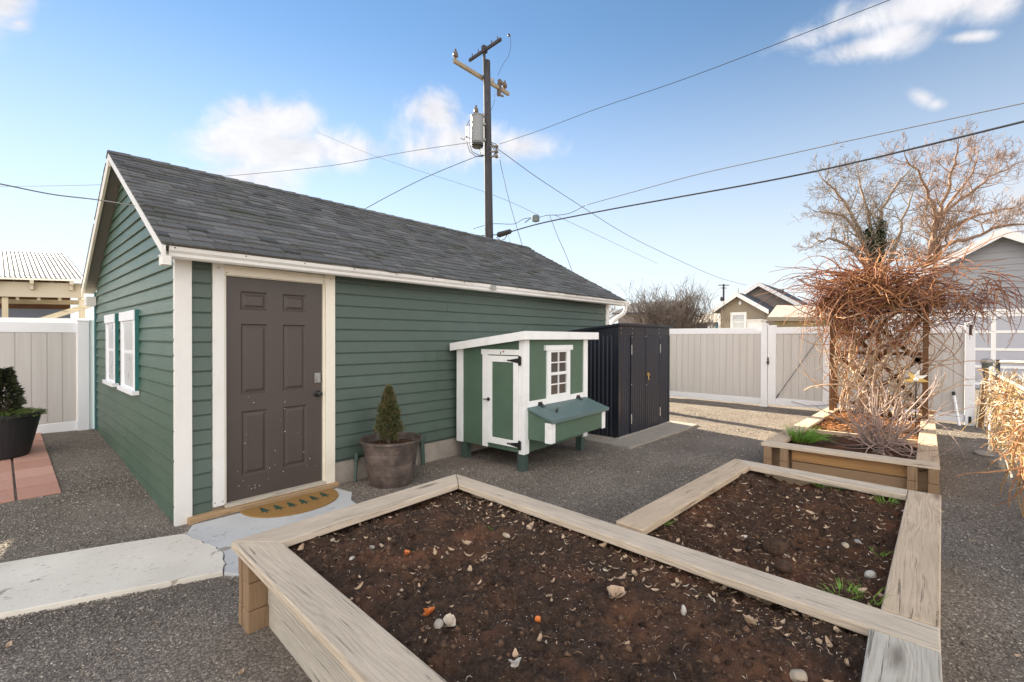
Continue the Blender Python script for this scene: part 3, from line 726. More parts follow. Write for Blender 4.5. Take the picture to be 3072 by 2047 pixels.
# door frame, door, hardware
ctrim(-.008, .011, .556, .640, .228, None, 1.349, 'door_frame'); ctrim(-.010, .011, .0685, .662, .2, None, 1.41, 'head_board') if False else None
m = MB(); cbox(m, -.010, .011, .0685, .660, 1.3495, 1.412); m.build('door_head', M['coop_white'], coop, bevel=.002)
cd = None
m = MB()
for b0, b1, z0, z1 in ((.072, .146, .285, 1.337), (.479, .5515, .285, 1.337), (.1465, .4785, .285, .36), (.1465, .4785, 1.265, 1.337)): cbox(m, -.018, .0105, b0, b1, z0, z1)
cd = m.build('coop_door', M['coop_white'], coop, bevel=.0025)
m = MB(); cbox(m, -.004, .0108, .147, .478, .361, 1.264); m.build('door_panel', M['coop_green'], cd)
for z in (1.287, .318):
    m = MB(); cbox(m, -.0235, -.0185, .04, .066, z-.055, z+.055); cbox(m, -.026, -.0185, .026, .040, z-.05, z+.05)
    m.hexa([cpt(-.022,.067,z-.03), cpt(-.022,.215,z-.006), cpt(-.0185,.215,z-.006), cpt(-.0185,.067,z-.03), cpt(-.022,.067,z+.03), cpt(-.022,.215,z+.006), cpt(-.0185,.215,z+.006), cpt(-.0185,.067,z+.03)])
    m.tube([cpt(-.0185,.222,z), cpt(-.0225,.222,z)], .012, 8)
    m.build('door_hinge', M['black_metal'], cd)
m = MB(); m.tube([cpt(-.018,.525,.81), cpt(-.03,.525,.81)], .022, 10); m.bar(cpt(-.034,.515,.812), cpt(-.034,.60,.805), .018, .012); m.build('door_latch', M['black_metal'], cd, bevel=.003)
# small printed plate marks on the head board: a dark tree and a red oval
m = MB(); m.poly([cpt(-.0106,.352,1.36), cpt(-.0106,.332,1.36), cpt(-.0106,.342,1.402)][::-1]); m.build('printed_tree', M['black_metal'], coop)
m = MB(); m.poly([cpt(-.0106,.30+.016*math.cos(t),1.386+.009*math.sin(t)) for t in [i*math.pi/8 for i in range(16)]]); m.build('printed_oval', M['red'], coop)
# roof with white fascia
m = MB(); 
def croof(a0, a1, b0, b1, t0, t1):
    m.hexa([cpt(a0,b0,ztop(b0)+t0), cpt(a1,b0,ztop(b0)+t0), cpt(a1,b1,ztop(b1)+t0), cpt(a0,b1,ztop(b1)+t0), cpt(a0,b0,ztop(b0)+t1), cpt(a1,b0,ztop(b0)+t1), cpt(a1,b1,ztop(b1)+t1), cpt(a0,b1,ztop(b1)+t1)])
croof(-.075, CW+.17, -.055, CD+.03, 0, .07); m.build('coop_roof', M['coop_white'], coop)
m = MB(); croof(-.087, -.0755, -.078, CD+.05, -.008, .088); croof(-.075, CW+.185, -.078, -.0555, -.008, .088); m.build('roof_fascia', M['coop_white'], coop, bevel=.002)
# window
m = MB()
for a0, a1, z0, z1 in ((.448, .528, .815, 1.3965), (.886, .965, .815, 1.3965)): cbox(m, a0, a1, -.012, .011, z0, z1)
cbox(m, .40, 1.013, -.022, .011, 1.397, 1.46); 
cbox(m, .5285, .8855, -.012, .011, .815, .85); cbox(m, .5285, .8855, -.012, .011, 1.372, 1.3965)
cwn = m.build('coop_window', M['coop_white'], coop, bevel=.002)
m = MB(); cbox(m, .5285, .8855, -.009, .010, 1.09, 1.125)
for z in (1.245, .975): cbox(m, .5285, .8855, -.006, .010, z-.007, z+.007)
for z0, z1 in ((1.1255, 1.2375), (1.2525, 1.3715), (.8505, .9675), (.9825, 1.0895)): cbox(m, .70, .714, -.006, .010, z0, z1)
m.build('window_bars', M['coop_white'], cwn)
m = MB(); cbox(m, .53, .884, .0105, .0118, .851, 1.371); m.build('window_pane', paint('dim_coop_glass', (.085,.075,.068), .15, .3, 0, 4.0), cwn)
m = MB(); cbox(m, .0925, CW-.0985, -.010, .011, .748, .8145); m.build('belt_trim', M['coop_white'], coop, bevel=.002)
# nest box
NB0, NB1, NF = .07, 1.30, -.325
m = MB(); A_ = [cpt(NB0,NF,.385), cpt(NB1,NF,.385), cpt(NB1,.0115,.385), cpt(NB0,.0115,.385), cpt(NB0,NF,.615), cpt(NB1,NF,.615), cpt(NB1,.0115,.715), cpt(NB0,.0115,.715)]
m.hexa(A_); nb = m.build('nest_box', M['coop_green'], coop)
m = MB()
L0 = [cpt(.05,-.355,.612), cpt(1.36,-.355,.612), cpt(1.36,-.011,.722), cpt(.05,-.011,.722)]
m.hexa(L0+[p+Vector((0,0,.028)) for p in L0]); 
m.hexa([cpt(.05,-.365,.60), cpt(1.36,-.365,.60), cpt(1.36,-.3555,.60), cpt(.05,-.3555,.60), cpt(.05,-.365,.641), cpt(1.36,-.365,.641), cpt(1.36,-.3555,.643), cpt(.05,-.3555,.643)])
lid = m.build('nest_lid', M['coop_lid'], nb, bevel=.003)
m = MB(); m.tube([cpt(.34,-.22,.686), cpt(.34,-.22,.71)], .012, 8); m.bar(cpt(.31,-.245,.715), cpt(.40,-.19,.722), .022, .014); m.build('lid_latch', M['black_metal'], nb)
for a in (.30, 1.16):
    m = MB(); cbox(m, a-.04, a+.04, -.015, -.0105, .762, .79); m.tube([cpt(a-.05,-.018,.757), cpt(a+.05,-.018,.757)], .008, 6); m.bar(cpt(a-.035,-.05,.742), cpt(a+.035,-.05,.742), .05, .005); m.build('lid_hinge', M['black_metal'], nb)
for a0, a1, b0, b1 in ((NB0-.008, NB0+.075, NF-.010, NF), (NB0-.010, NB0-.0005, NF+.0005, NF+.075), (NB1-.075, NB1+.008, NF-.010, NF)):
    m = MB(); cbox(m, a0, a1, b0, b1, .375, .6); m.build('nest_trim', M['coop_white'], nb, bevel=.0015)

# ================================================================== METAL SHED
SX0, SX1, SY0, SY1 = 6.27, 8.10, 3.47, 4.50
shed = thing('metal_shed', (7.2, 4.0, .035), 'charcoal ribbed metal garden shed with double doors beside the coop', 'garden shed')
def corrug(mb, x0, x1, axis, fixed, z0, z1f, pitch=.075, depth=.012, sgn=-1):
    n = int((x1-x0)/pitch); pitch = (x1-x0)/n; pts = []
    for i in range(n):
        u = x0+i*pitch
        for f, d in ((0, 0), (.35, 0), (.5, 1), (.85, 1)): pts.append((u+f*pitch, fixed+sgn*d*depth))
    pts.append((x1, fixed))
    for (u0, d0), (u1, d1) in zip(pts[:-1], pts[1:]):
        za, zb = z1f(u0), z1f(u1)
        q = [(u0, d0, z0), (u1, d1, z0), (u1, d1, zb), (u0, d0, za)] if axis == 'x' else [(d0, u0, z0), (d1, u1, z0), (d1, u1, zb), (d0, u0, za)]
        if axis == 'y': q = q[::-1]
        mb.poly(q)
m = MB()
zr = lambda y: 1.725-.13*(y-SY0)
corrug(m, SX0, SX1, 'x', SY0, .05, lambda u: 1.60); corrug(m, SY0, SY1, 'y', SX0, .05, lambda y: 1.59, .07); corrug(m, SY0, SY1, 'y', SX1, .05, lambda y: 1.6, .07, .012, 1)
m.build('ribbed_wall', M['shed_metal'], shed)
m = MB(); m.box(SX0+.02, SX1-.02, SY1-.02, SY1, .04, 1.55); m.build('back_wall', M['shed_metal'], shed)
m = MB(); m.box(SX0-.006, SX1+.006, SY0-.016, SY0+.01, 1.6005, 1.735); m.hexa([(SX0-.014,SY0+.0105,1.5905),(SX0+.004,SY0+.0105,1.5905),(SX0+.004,SY1,1.5905),(SX0-.014,SY1,1.5905),(SX0-.014,SY0+.0105,1.735),(SX0+.004,SY0+.0105,1.735),(SX0+.004,SY1,1.62),(SX0-.014,SY1,1.62)])
m.box(7.13, 7.15, SY0-.022, SY0-.0165, 1.605, 1.73); m.build('header_panel', M['shed_trim'], shed, bevel=.003)
m = MB(); m.hexa([(SX0-.05,SY0-.055,1.738),(SX1+.10,SY0-.055,1.738),(SX1+.10,SY1+.04,1.605),(SX0-.05,SY1+.04,1.605),(SX0-.05,SY0-.055,1.778),(SX1+.10,SY0-.055,1.778),(SX1+.10,SY1+.04,1.645),(SX0-.05,SY1+.04,1.645)])
m.build('shed_roof', M['shed_trim'], shed, bevel=.006)
m = MB(); m.box(SX0-.016, SX0+.03, SY0-.02, SY0+.03, .045, 1.60); m.build('corner_post', M['shed_trim'], shed, bevel=.003)
m = MB(); m.box(SX1-.03, SX1+.016, SY0-.02, SY0+.03, .045, 1.60); m.build('corner_post', M['shed_trim'], shed, bevel=.003)
m = MB(); m.box(SX0-.03, SX1+.03, SY0-.032, SY0+.005, .035, .052); m.build('base_rail', M['silver'], shed)
for x0, x1 in ((6.63, 7.155), (7.16, 7.70)):
    m = MB(); corrug(m, x0+.02, x1-.02, 'x', SY0-.020, .075, lambda u: 1.575, .075, .008)
    for a, b in ((x0, x0+.0199), (x1-.0199, x1)): m.box(a, b, SY0-.03, SY0-.0125, .065, 1.59)
    m.box(x0+.02, x1-.02, SY0-.03, SY0-.0125, 1.5755, 1.59); m.box(x0+.02, x1-.02, SY0-.03, SY0-.0125, .06, .0745)
    sd = m.build('shed_door', M['shed_metal'], shed)
    hx = x0+.012 if x0 < 7 else x1-.012
    for z in (1.37, .28):
        m = MB(); m.box(hx-.012, hx+.012, SY0-.036, SY0-.0305, z-.075, z+.075); m.build('door_hinge', M['silver'], sd)
m = MB(); m.box(7.17, 7.23, SY0-.042, SY0-.0305, .93, .98); m.tube([(7.215, SY0-.045, .95), (7.215, SY0-.05, .95)], .028, 10); m.tube([(7.19,SY0-.05,.93),(7.19,SY0-.055,.87),(7.225,SY0-.055,.86)], .007, 6); m.build('door_hasp', M['brass'], shed)
rs = random.Random(5)
for x, z in ((6.30,1.70),(6.30,1.63),(6.66,1.70),(6.66,1.63),(7.62,1.70),(7.62,1.63),(6.64,1.57),(7.14,1.577),(7.69,1.57),(8.06,1.70),(8.06,1.64),(6.64,.82),(7.16,.78)): m = MB(); m.tube([(x,SY0-.031,z),(x,SY0-.037,z)], .009, 6); m.build('screw_head', M['silver'], shed)

# ================================================================== POTS AND SHRUBS
def conifer(mb, c, h, r, n, leaf, seed, taper=1.0, up=.55):
    q = random.Random(seed); c = Vector(c)
    for _ in range(n):
        t = q.random()**.75; rad = r*((1-t)**taper*.95+.06)*(.55+.45*t if t < .15 else 1); a = q.uniform(0, 6.283); k = q.uniform(.5, 1.08)+.26*mnoise.noise(Vector((math.cos(a)*1.6, math.sin(a)*1.6, t*7+seed)))+(.22 if q.random() < .05 else 0)
        p = c + Vector((math.cos(a)*rad*k, math.sin(a)*rad*k, t*h+q.uniform(-.02, .02)))
        d = Vector((math.cos(a)*(1-up), math.sin(a)*(1-up), up+q.uniform(-.3, .3))).normalized(); L = leaf*q.uniform(.7, 1.4)
        s = d.cross(Vector((q.uniform(-1,1), q.uniform(-1,1), q.uniform(-1,1)))).normalized()*L*q.uniform(.14, .24)
        mb.poly([p-s*.4, p+d*L*.5-s, p+d*L, p+d*L*.5+s])
BX, BY = 2.80, 4.235
barrel = thing('barrel_planter', (BX, BY, 0), 'round brown barrel style planter pot by the garage wall', 'planter')
m = MB(); m.lathe([(.0, .004), (.222, .004), (.228, .03), (.247, .13), (.251, .135), (.262, .25), (.266, .256), (.278, .36), (.282, .366), (.305, .455), (.326, .462), (.328, .482), (.315, .486), (.303, .47), (.29, .41), (0, .408)], (BX, BY, 0), 40)
m.build('pot_body', M['barrel'], barrel, smooth=False)
m = MB(); m.lathe([(.288, .4085), (.2, .425), (.1, .435), (0, .44)], (BX, BY, 0), 24); m.build('pot_soil', M['soil_red'], barrel, smooth=True)
def pot_shrub(c, h, r, n, label, mats, seed, leaf, name, up=.55, taper=1.0):
    t = thing(name, c, label, 'shrub')
    m = MB(); conifer(m, Vector(c)+Vector((0,0,.03)), h*.96, r, n, leaf, seed, taper, up); m.build('foliage', mats[0], t)
    m = MB(); conifer(m, Vector(c)+Vector((0,0,.02)), h, r*1.03, n//3, leaf, seed+5, taper, up); m.build('brown_foliage', mats[1], t)
    m = MB(); q = random.Random(seed)
    for _ in range(16):
        a = q.uniform(0, 6.28); m.tube([Vector(c)-Vector((0,0,.02)), Vector(c)+Vector((math.cos(a)*r*.25, math.sin(a)*r*.25, h*.15)), Vector(c)+Vector((math.cos(a)*r*.6, math.sin(a)*r*.6, h*.4))], [.006,.004,.002], 4)
    m.build('stem', M['bark'], t)
    return t
pot_shrub((BX-.045, BY-.02, .435), .56, .148, 5200, 'small cone shaped evergreen shrub growing in the barrel planter', (M['conifer'], M['conifer_brown']), 3, .03, 'dwarf_conifer', .62, .75)
PX, PY = .03, 7.95; PZ = gz(PX, PY)+.02
pl = thing('black_planter', (PX, PY, PZ), 'tapered black plastic planter standing on the red pavers', 'planter')
m = MB(); m.lathe([(0, .0), (.225, .0), (.235, .03), (.33, .46), (.352, .465), (.355, .505), (.335, .505), (.315, .44), (0, .43)], (PX, PY, PZ), 36); m.build('pot_body', M['black_plastic'], pl, smooth=False)
m = MB(); m.lathe([(.31, .44), (.15, .46), (0, .465)], (PX, PY, PZ), 20); m.build('pot_soil', M['soil'], pl, smooth=True)
pot_shrub((PX+.03, PY, PZ+.50), .48, .14, 2300, 'small dark spruce growing in the black planter', (M['conifer_dark'], M['conifer']), 8, .06, 'dwarf_spruce', .18, 1.0)
t = thing('juniper', (PX, PY, PZ+.46), 'low spreading light green juniper around the dark spruce in its pot', 'shrub')
m = MB(); q = random.Random(2)
for _ in range(3400):
    a = q.uniform(0, 6.283); rr_ = math.sqrt(q.random())*.33; p = Vector((PX+math.cos(a)*rr_, PY+math.sin(a)*rr_, PZ+.465+.075*(1-(rr_/.36)**2)*q.random()+.02*mnoise.noise(Vector((a*2, rr_*9, 1)))))
    d = Vector((math.cos(a), math.sin(a), q.uniform(-.25, .7))).normalized(); L = q.uniform(.03, .07); s = d.cross(Vector((q.uniform(-1,1), q.uniform(-1,1), 1))).normalized()*.006
    m.poly([p-s, p+d*L-s*.3, p+d*L+s*.3, p+s])
m.build('foliage', M['juniper'], t)

# ================================================================== VINYL FENCES
def vfence(name, p, q, z0, z1, label, post0=False, post1=False, cap=True, trim=None):
    p = Vector(p); q = Vector(q); d = (q-p).normalized(); L = (q-p).length; nrm = Vector((-d.y, d.x, 0))
    t = thing(name, tuple(p), label, 'fence')
    def bx(mb, s0, s1, n0, n1, a, b):
        o = p+d*s0+nrm*n0; mb.obox((o.x, o.y, a), d*(s1-s0), nrm*(n1-n0), (0, 0, b-a))
    m = MB(); w = .152; n = max(1, round(L/w)); w = L/n
    for i in range(n):
        bx(m, i*w+.005, (i+1)*w-.005, -.012, .012, z0+.12, z1-.13); bx(m, i*w-.005, i*w+.005, -.003, .003, z0+.12, z1-.13) if i else None
    m.build('fence_panel', M['vinyl_panel'], t)
    m = MB(); bx(m, 0, L, -.022, .022, z1-.145, z1-.005); m.build('top_rail', M['vinyl_white'], t, bevel=.004)
    m = MB(); bx(m, 0, L, -.022, .022, z0+.02, z0+.16); m.build('bottom_rail', M['vinyl_white'], t, bevel=.004)
    for e, s in ((post0, -.064), (post1, L+.064)):
        if e:
            m = MB(); bx(m, s-.063, s+.063, -.063, .063, z0-.1, z1+.02); pc = p+d*s
            po = m.build('fence_post', M['vinyl_white'], t, bevel=.005)
            m = MB(); bx(m, s-.07, s+.07, -.07, .07, z1+.0205, z1+.04); bb = len(m.v)
            m.v += [tuple(pc+d*a+nrm*b+Vector((0,0,z1+.04))) for a, b in ((-.066,-.066),(.066,-.066),(.066,.066),(-.066,.066))]+[tuple(pc+Vector((0,0,z1+.065)))]
            for k in range(4): m.face((bb+k, bb+(k+1)%4, bb+4))
            m.build('post_cap', M['vinyl_white'], po)
    return t
FX = 11.70
vfence('vinyl_fence', (FX, 8.6, 0), (FX, 2.815, 0), .02, 1.80, 'long taupe vinyl fence section behind the metal shed', False, False)
gate = thing('vinyl_gate', (FX, 2.0, 0), 'taupe vinyl gate with white frame, black latch and diagonal cable', 'gate')
m = MB(); m.box(FX-.063, FX+.063, 2.688, 2.814, -.1, 1.855); gp = m.build('gate_post', M['vinyl_white'], gate, bevel=.005)
m = MB(); m.box(FX-.07, FX+.07, 2.681, 2.821, 1.8555, 1.885); m.build('post_cap', M['vinyl_white'], gp, bevel=.008)
m = MB(); m.box(FX-.04, FX+.03, 2.515, 2.672, .06, 1.85); m.build('gate_stile', M['vinyl_white'], gate, bevel=.005)
m = MB(); m.box(FX-.04, FX+.03, 1.49, 1.625, .06, 1.80); m.build('gate_stile', M['vinyl_white'], gate, bevel=.005)
m = MB(); m.box(FX-.03, FX+.02, 1.6255, 2.5145, 1.655, 1.80); m.build('gate_rail', M['vinyl_white'], gate, bevel=.004)
m = MB(); m.box(FX-.03, FX+.02, 1.6255, 2.5145, .06, .21); m.build('gate_rail', M['vinyl_white'], gate, bevel=.004)
m = MB()
for i in range(6):
    y0 = 1.626+i*.148; m.box(FX-.014, FX+.008, y0+.005, y0+.143, .21, 1.655); m.box(FX-.004, FX+.004, y0-.005, y0+.005, .21, 1.655) if i else None
m.build('gate_panel', M['vinyl_panel'], gate)
m = MB(); m.tube([(FX-.05, 2.50, .22), (FX-.05, 1.62, 1.70)], .006, 5); m.tube([(FX-.05, 2.50, .22), (FX-.05, 2.44, .32)], .012, 6); m.build('brace_cable', M['wire'], gate)
m = MB(); m.box(FX-.075, FX-.0405, 2.64, 2.70, 1.0, 1.02); m.box(FX-.075, FX-.041, 2.655, 2.675, .96, 1.12); m.build('gate_latch', M['black_metal'], gate)
m = MB(); m.tube([(FX-.05, 2.2, .17), (FX-.06, 1.9, .10), (FX-.06, 1.6, .14), (FX-.06, 1.42, .2)], .006, 5); m.build('loose_cord', M['wire_light'], gate)
m = MB()
for z in (.3, .75, 1.2): m.box(FX-.046, FX-.0405, 1.494, 1.51, z-.05, z+.05)
m.build('gate_hinge', M['galv'], gate)
f2 = vfence('vinyl_fence', (FX, 1.47, 0), (FX, -.52, 0), .02, 1.80, 'short vinyl fence section behind the vine arbor, ending at a post with rail slots', False, True)
m = MB(); m.box(FX-.066, FX-.0635, -.605, -.565, 1.62, 1.80); m.box(FX-.066, FX-.0635, -.605, -.565, .03, .16)
m.build('rail_slot', M['black_plastic'], f2)
vf_left = vfence('vinyl_fence', (-3.2, 9.16, 0), (.775, 9.16, 0), .17, 1.755, 'taupe vinyl fence with white rails at the left end of the garage', False, True)
m = MB(); m.box(.902, .962, 9.13, 9.19, .0, 1.80); m.build('end_filler', M['vinyl_white'], vf_left)  # strip added to close the gap by the garage and block a sun streak
pp_ = onz(2880, 1268, .02); tip = onx(2862, 1188, FX-.09)
t = thing('white_pipe', tuple(pp_), 'thin white pipe with a dark tip leaning on the fence right of the arbor', 'pipe')
base = Vector((FX-.22, pp_.y+.02, 0)); top = Vector((FX-.085, tip.y, .52))
m = MB(); m.tube([base, top], .022, 10); m.build('pipe_tube', M['vinyl_white'], t)
m = MB(); m.tube([top+(top-base)*.002, top+(top-base)*.13], .024, 10); m.build('pipe_tip', M['black_plastic'], t)
# ================================================================== RAISED BEDS
def bil(c, u, v):
    a = Vector(c[0])*(1-u)*(1-v)+Vector(c[1])*u*(1-v)+Vector(c[2])*u*v+Vector(c[3])*(1-u)*v
    return a
def soil_h(x, y, z, amp, seed):
    p = Vector((x, y, seed))
    return z + amp*(mnoise.noise(p*2.2)*.9 + mnoise.noise(p*7)*.6 + mnoise.noise(p*17)*.48 + mnoise.noise(p*38)*.36 + max(0, mnoise.noise(p*24)-.05)*.6)
SOILS = {}
def soil(parent, c, z, amp, mat, seed, step=.012):
    c = [(*p, 0) for p in c]; Lu = (Vector(c[1])-Vector(c[0])).length; Lv = (Vector(c[3])-Vector(c[0])).length
    nu = int(Lu/step); nv = int(Lv/step); m = MB()
    for j in range(nv+1):
        for i in range(nu+1):
            p = bil(c, i/nu, j/nv); m.v.append((p.x, p.y, soil_h(p.x, p.y, z, amp, seed)))
    for j in range(nv):
        for i in range(nu): m.face((j*(nu+1)+i, j*(nu+1)+i+1, (j+1)*(nu+1)+i+1, (j+1)*(nu+1)+i))
    return m.build('soil', mat, parent, smooth=True)
def cap(parent, quad, z1, t, mat, axis):
    m = MB(); A = sum((quad[i][0]*quad[(i+1)%4][1]-quad[(i+1)%4][0]*quad[i][1]) for i in range(4))
    if A < 0: quad = quad[::-1]
    m.prism(quad, z1-t, z1, axis); return m.build('cap_board', mat, parent, bevel=.006)
def side(parent, p, q, z1, n, mat, th=.036, zb=-.03):
    p = Vector((*p, 0)); q = Vector((*q, 0)); d = (q-p); h = (z1-zb)/n
    for k in range(n):
        m = MB(); o = p+Vector((0,0,zb+k*h+.002)); nrm = Vector((-d.y, d.x, 0)).normalized()
        m.obox(o+nrm*(.004*(k%2)), d, nrm*th, (0,0,h-.004), d); m.build('side_board', mat, parent, bevel=.005)
def post(parent, x, y, w, z1, n, d=None):
    m = MB(); h = (z1+.03)/n; d = d or w
    for k in range(n):
        s = .0015*(k % 2); m.box(x-w/2+s, x+w/2-s, y-d/2+s, y+d/2-s, -.03+k*h+.0015, -.03+(k+1)*h-.0015, (0,0,1))
    m.build('bed_post', M['post_wood'], parent, bevel=.006)
Z1 = .455
b1 = thing('raised_bed', (1.6, 1.4, 0), 'large raised garden bed in the foreground with weathered grey cap boards and dark soil', 'raised bed', 'raised garden beds')
cap(b1, [(.835,2.772),(.735,-.045),(.915,.14),(1.015,2.562)], Z1, .042, M['cap_wood'], (.03,1,0))
cap(b1, [(.838,2.775),(1.018,2.565),(2.306,2.607),(2.466,2.814)], Z1, .042, M['cap_wood'], (1,.02,0))
cap(b1, [(2.469,2.812),(2.309,2.605),(2.205,-.045),(2.388,-.045)], Z1-.001, .042, M['cap_wood'], (.03,1,0))
cap(b1, [(2.202,.155),(2.202,-.045),(.738,-.045),(.918,.138)], Z1, .042, M['board_wood'], (1,0,0))
zc = Z1-.043
side(b1, (.865, 0.0), (.965, 2.61), zc, 3, M['board_wood'], -.036)
side(b1, (.90, 2.745), (2.42, 2.785), zc, 3, M['cap_wood_tan'], -.036)
side(b1, (2.43, 2.76), (2.36, 0.0), zc, 3, M['cap_wood_tan'], -.036)
side(b1, (2.36, -.02), (.80, -.02), zc, 3, M['board_wood'], -.036)
post(b1, .893, 2.745, .05, zc, 3, .045); post(b1, .918, 2.655, .105, zc, 3, .085); post(b1, 2.40, 2.74, .09, zc, 3)
S1 = [(.90, .02), (2.34, .02), (2.40, 2.73), (1.0, 2.68)]
soil(b1, S1, .375, .045, M['soil'], 1.0)
b2 = thing('raised_bed', (3.5, .6, 0), 'square raised garden bed with red brown soil and grass tufts, between the other two beds', 'raised bed', 'raised garden beds')
cap(b2, [(2.392,-.046),(4.415,-.084),(4.42,.092),(2.40,.132)], Z1, .042, M['cap_wood_tan'], (1,0,0))
cap(b2, [(2.474,1.382),(2.463,1.20),(4.32,1.125),(4.494,1.297)], Z1-.001, .042, M['cap_wood_tan'], (1,-.04,0))
cap(b2, [(4.497,1.295),(4.323,1.123),(4.255,.098),(4.424,.095)], Z1-.001, .042, M['cap_wood'], (0,1,0))
side(b2, (2.45, 1.345), (4.45, 1.262), zc, 3, M['cap_wood_tan'], -.036); side(b2, (4.46, 1.24), (4.38, -.04), zc, 3, M['cap_wood_tan'], -.036); side(b2, (4.37, -.05), (2.41, -.015), zc, 3, M['cap_wood_tan'], -.036)
S2 = [(2.42, .06), (4.34, .02), (4.42, 1.24), (2.47, 1.30)]
soil(b2, S2, .382, .045, M['soil_red'], 5.0)
Z3 = .30
b3 = thing('raised_bed', (8.2, .65, 0), 'long low raised bed holding the vine arbor, with orange cedar front boards', 'raised bed', 'raised garden beds')
cap(b3, [(6.125,1.475),(6.165,-.108),(6.34,-.10),(6.31,1.47)], Z3, .040, M['cap_wood'], (0,1,0))
cap(b3, [(6.313,1.474),(6.312,1.28),(10.10,1.15),(10.16,1.33)], Z3-.001, .040, M['cap_wood_tan'], (1,0,0))
cap(b3, [(6.343,-.108),(6.345,.075),(10.24,.055),(10.38,-.105)], Z3-.001, .040, M['cap_wood_tan'], (1,0,0))
cap(b3, [(10.16,1.15),(10.16,.058),(10.32,.058),(10.32,1.15)], Z3, .040, M['cap_wood_tan'], (0,1,0))
z3 = Z3-.041
side(b3, (6.215, 1.17), (6.24, .14), z3, 1, M['cedar'], .036, .122); side(b3, (6.222, 1.17), (6.247, .14), .114, 1, M['post_wood'], .036); side(b3, (6.255, 1.42), (6.275, -.07), z3, 1, M['post_wood'], .03); side(b3, (6.30, 1.44), (10.2, 1.29), z3, 2, M['cap_wood_tan'], -.036); side(b3, (10.2, -.085), (6.25, -.085), z3, 2, M['cap_wood_tan'], -.036)
for y, x in ((1.405, 6.165), (1.235, 6.175), (.10, 6.20), (-.06, 6.205)): post(b3, x, y, .085, z3, 2)
m = MB(); m.box(10.30, 10.42, -.12, .1, .301, .36, (0,1,0)); m.build('end_block', M['post_wood'], b3, bevel=.005)
m = MB(); m.obox((7.57, 1.30, .20), (.05, 0, 0), (.08, -1.25, 0), (0, 0, .085), (0,1,0)); m.build('divider_board', M['cap_wood_tan'], b3, bevel=.004)
soil(b3, [(6.25, .0), (7.66, .02), (7.58, 1.38), (6.25, 1.40)], .235, .04, M['soil_red'], 9.0, .02)
soil(b3, [(7.70, .02), (10.2, .02), (10.15, 1.24), (7.62, 1.32)], .262, .07, M['soil_mulch'], 14.0, .025)

# ---- loose things in the soil
def shp(x, y):
    if inpoly(x, y, S1): return soil_h(x, y, .375, .045, 1.0)
    if inpoly(x, y, S2): return soil_h(x, y, .382, .045, 5.0)
    return None
def drop(px, py):
    p = onz(px, py, .37)
    for _ in range(6):
        z = shp(p.x, p.y)
        if z is None: return p
        p = onz(px, py, z)
    return p
rs = random.Random(21)
pts, sz = [], []
for _ in range(3600):
    S, s = (S1, 1) if rs.random() < .68 else (S2, 2); p = bil([(*q, 0) for q in S], rs.random(), rs.random())
    if mnoise.noise(Vector((p.x*2.1, p.y*2.1, 4))) + .25 < rs.random()*.7: continue
    z = shp(p.x, p.y)
    if z: pts.append((p.x, p.y, z+.001)); sz.append(rs.uniform(.0009, .0026))
scatter_mesh('perlite', M['perlite'], pts, sz, 1.0, False, label='white perlite specks mixed through the dark soil', cat='perlite')
cp_, cs_ = [], []
for _ in range(9000):
    S = S1 if rs.random() < .6 else S2; p = bil([(*q_, 0) for q_ in S], rs.random(), rs.random())
    if mnoise.noise(Vector((p.x*3, p.y*3, 8))) + .35 < rs.random(): continue
    z = shp(p.x, p.y)
    if z: cp_.append((p.x, p.y, z)); cs_.append(.003+.019*rs.random()**3)
scatter_mesh('soil_clods', M['soil_clod'], cp_, cs_, .8, True, label='small dark crumbly clods over the bed soil', cat='soil clods')
def sliver(mb, p, L, w, a, tilt, bend):
    d = Vector((math.cos(a), math.sin(a), tilt)).normalized(); s = Vector((-math.sin(a), math.cos(a), 0)); u = Vector((0,0,1))
    P = [p - d*L/2, p - d*L*.17 + u*bend + s*bend*.6, p + d*L*.17 + u*bend + s*bend*.6, p + d*L/2]
    mb.tube(P, [w*.35, w*.8, w*.7, w*.2], 4)
fib = MB()
for _ in range(6500):
    S = S1 if rs.random() < .6 else S2; p = bil([(*q_, 0) for q_ in S], rs.random(), rs.random()); z = shp(p.x, p.y)
    if z: sliver(fib, Vector((p.x, p.y, z+.002)), rs.uniform(.01, .045), rs.uniform(.0008, .0022), rs.uniform(0, 6.28), rs.uniform(-.5, .5), rs.uniform(-.2, .3)*.02)
fib.build('soil_fibres', M['soil_fibre'], label='dark brown root fibres matted over the bed soil', cat='fibres', kind='stuff')
chips = MB(); chips2 = MB()
for _ in range(3000):
    S = S1 if rs.random() < .6 else S2
    u, v = rs.random(), rs.random()
    if rs.random() < .35: u = 1-abs(rs.gauss(0, .18)) if S is S1 else abs(rs.gauss(0, .2))
    if not (0 < u < 1): continue
    p = bil([(*q, 0) for q in S], u, v); z = shp(p.x, p.y)
    if z is None: continue
    L = rs.uniform(.007, .03)*(1 if rs.random() < .93 else 1.9)
    sliver(chips if rs.random() < .91 else chips2, Vector((p.x, p.y, z+.002)), L, rs.uniform(.0008, .0026), rs.uniform(0, 6.28), rs.uniform(-.35, .35), rs.uniform(-.15, .3)*L)
chips.build('wood_chips', M['chip'], label='brown twig and bark chips scattered over the bed soil', cat='wood chips', kind='stuff')
chips2.build('straw_bits', M['leaf_pale'], label='pale straw bits scattered over the bed soil', cat='straw', kind='stuff')
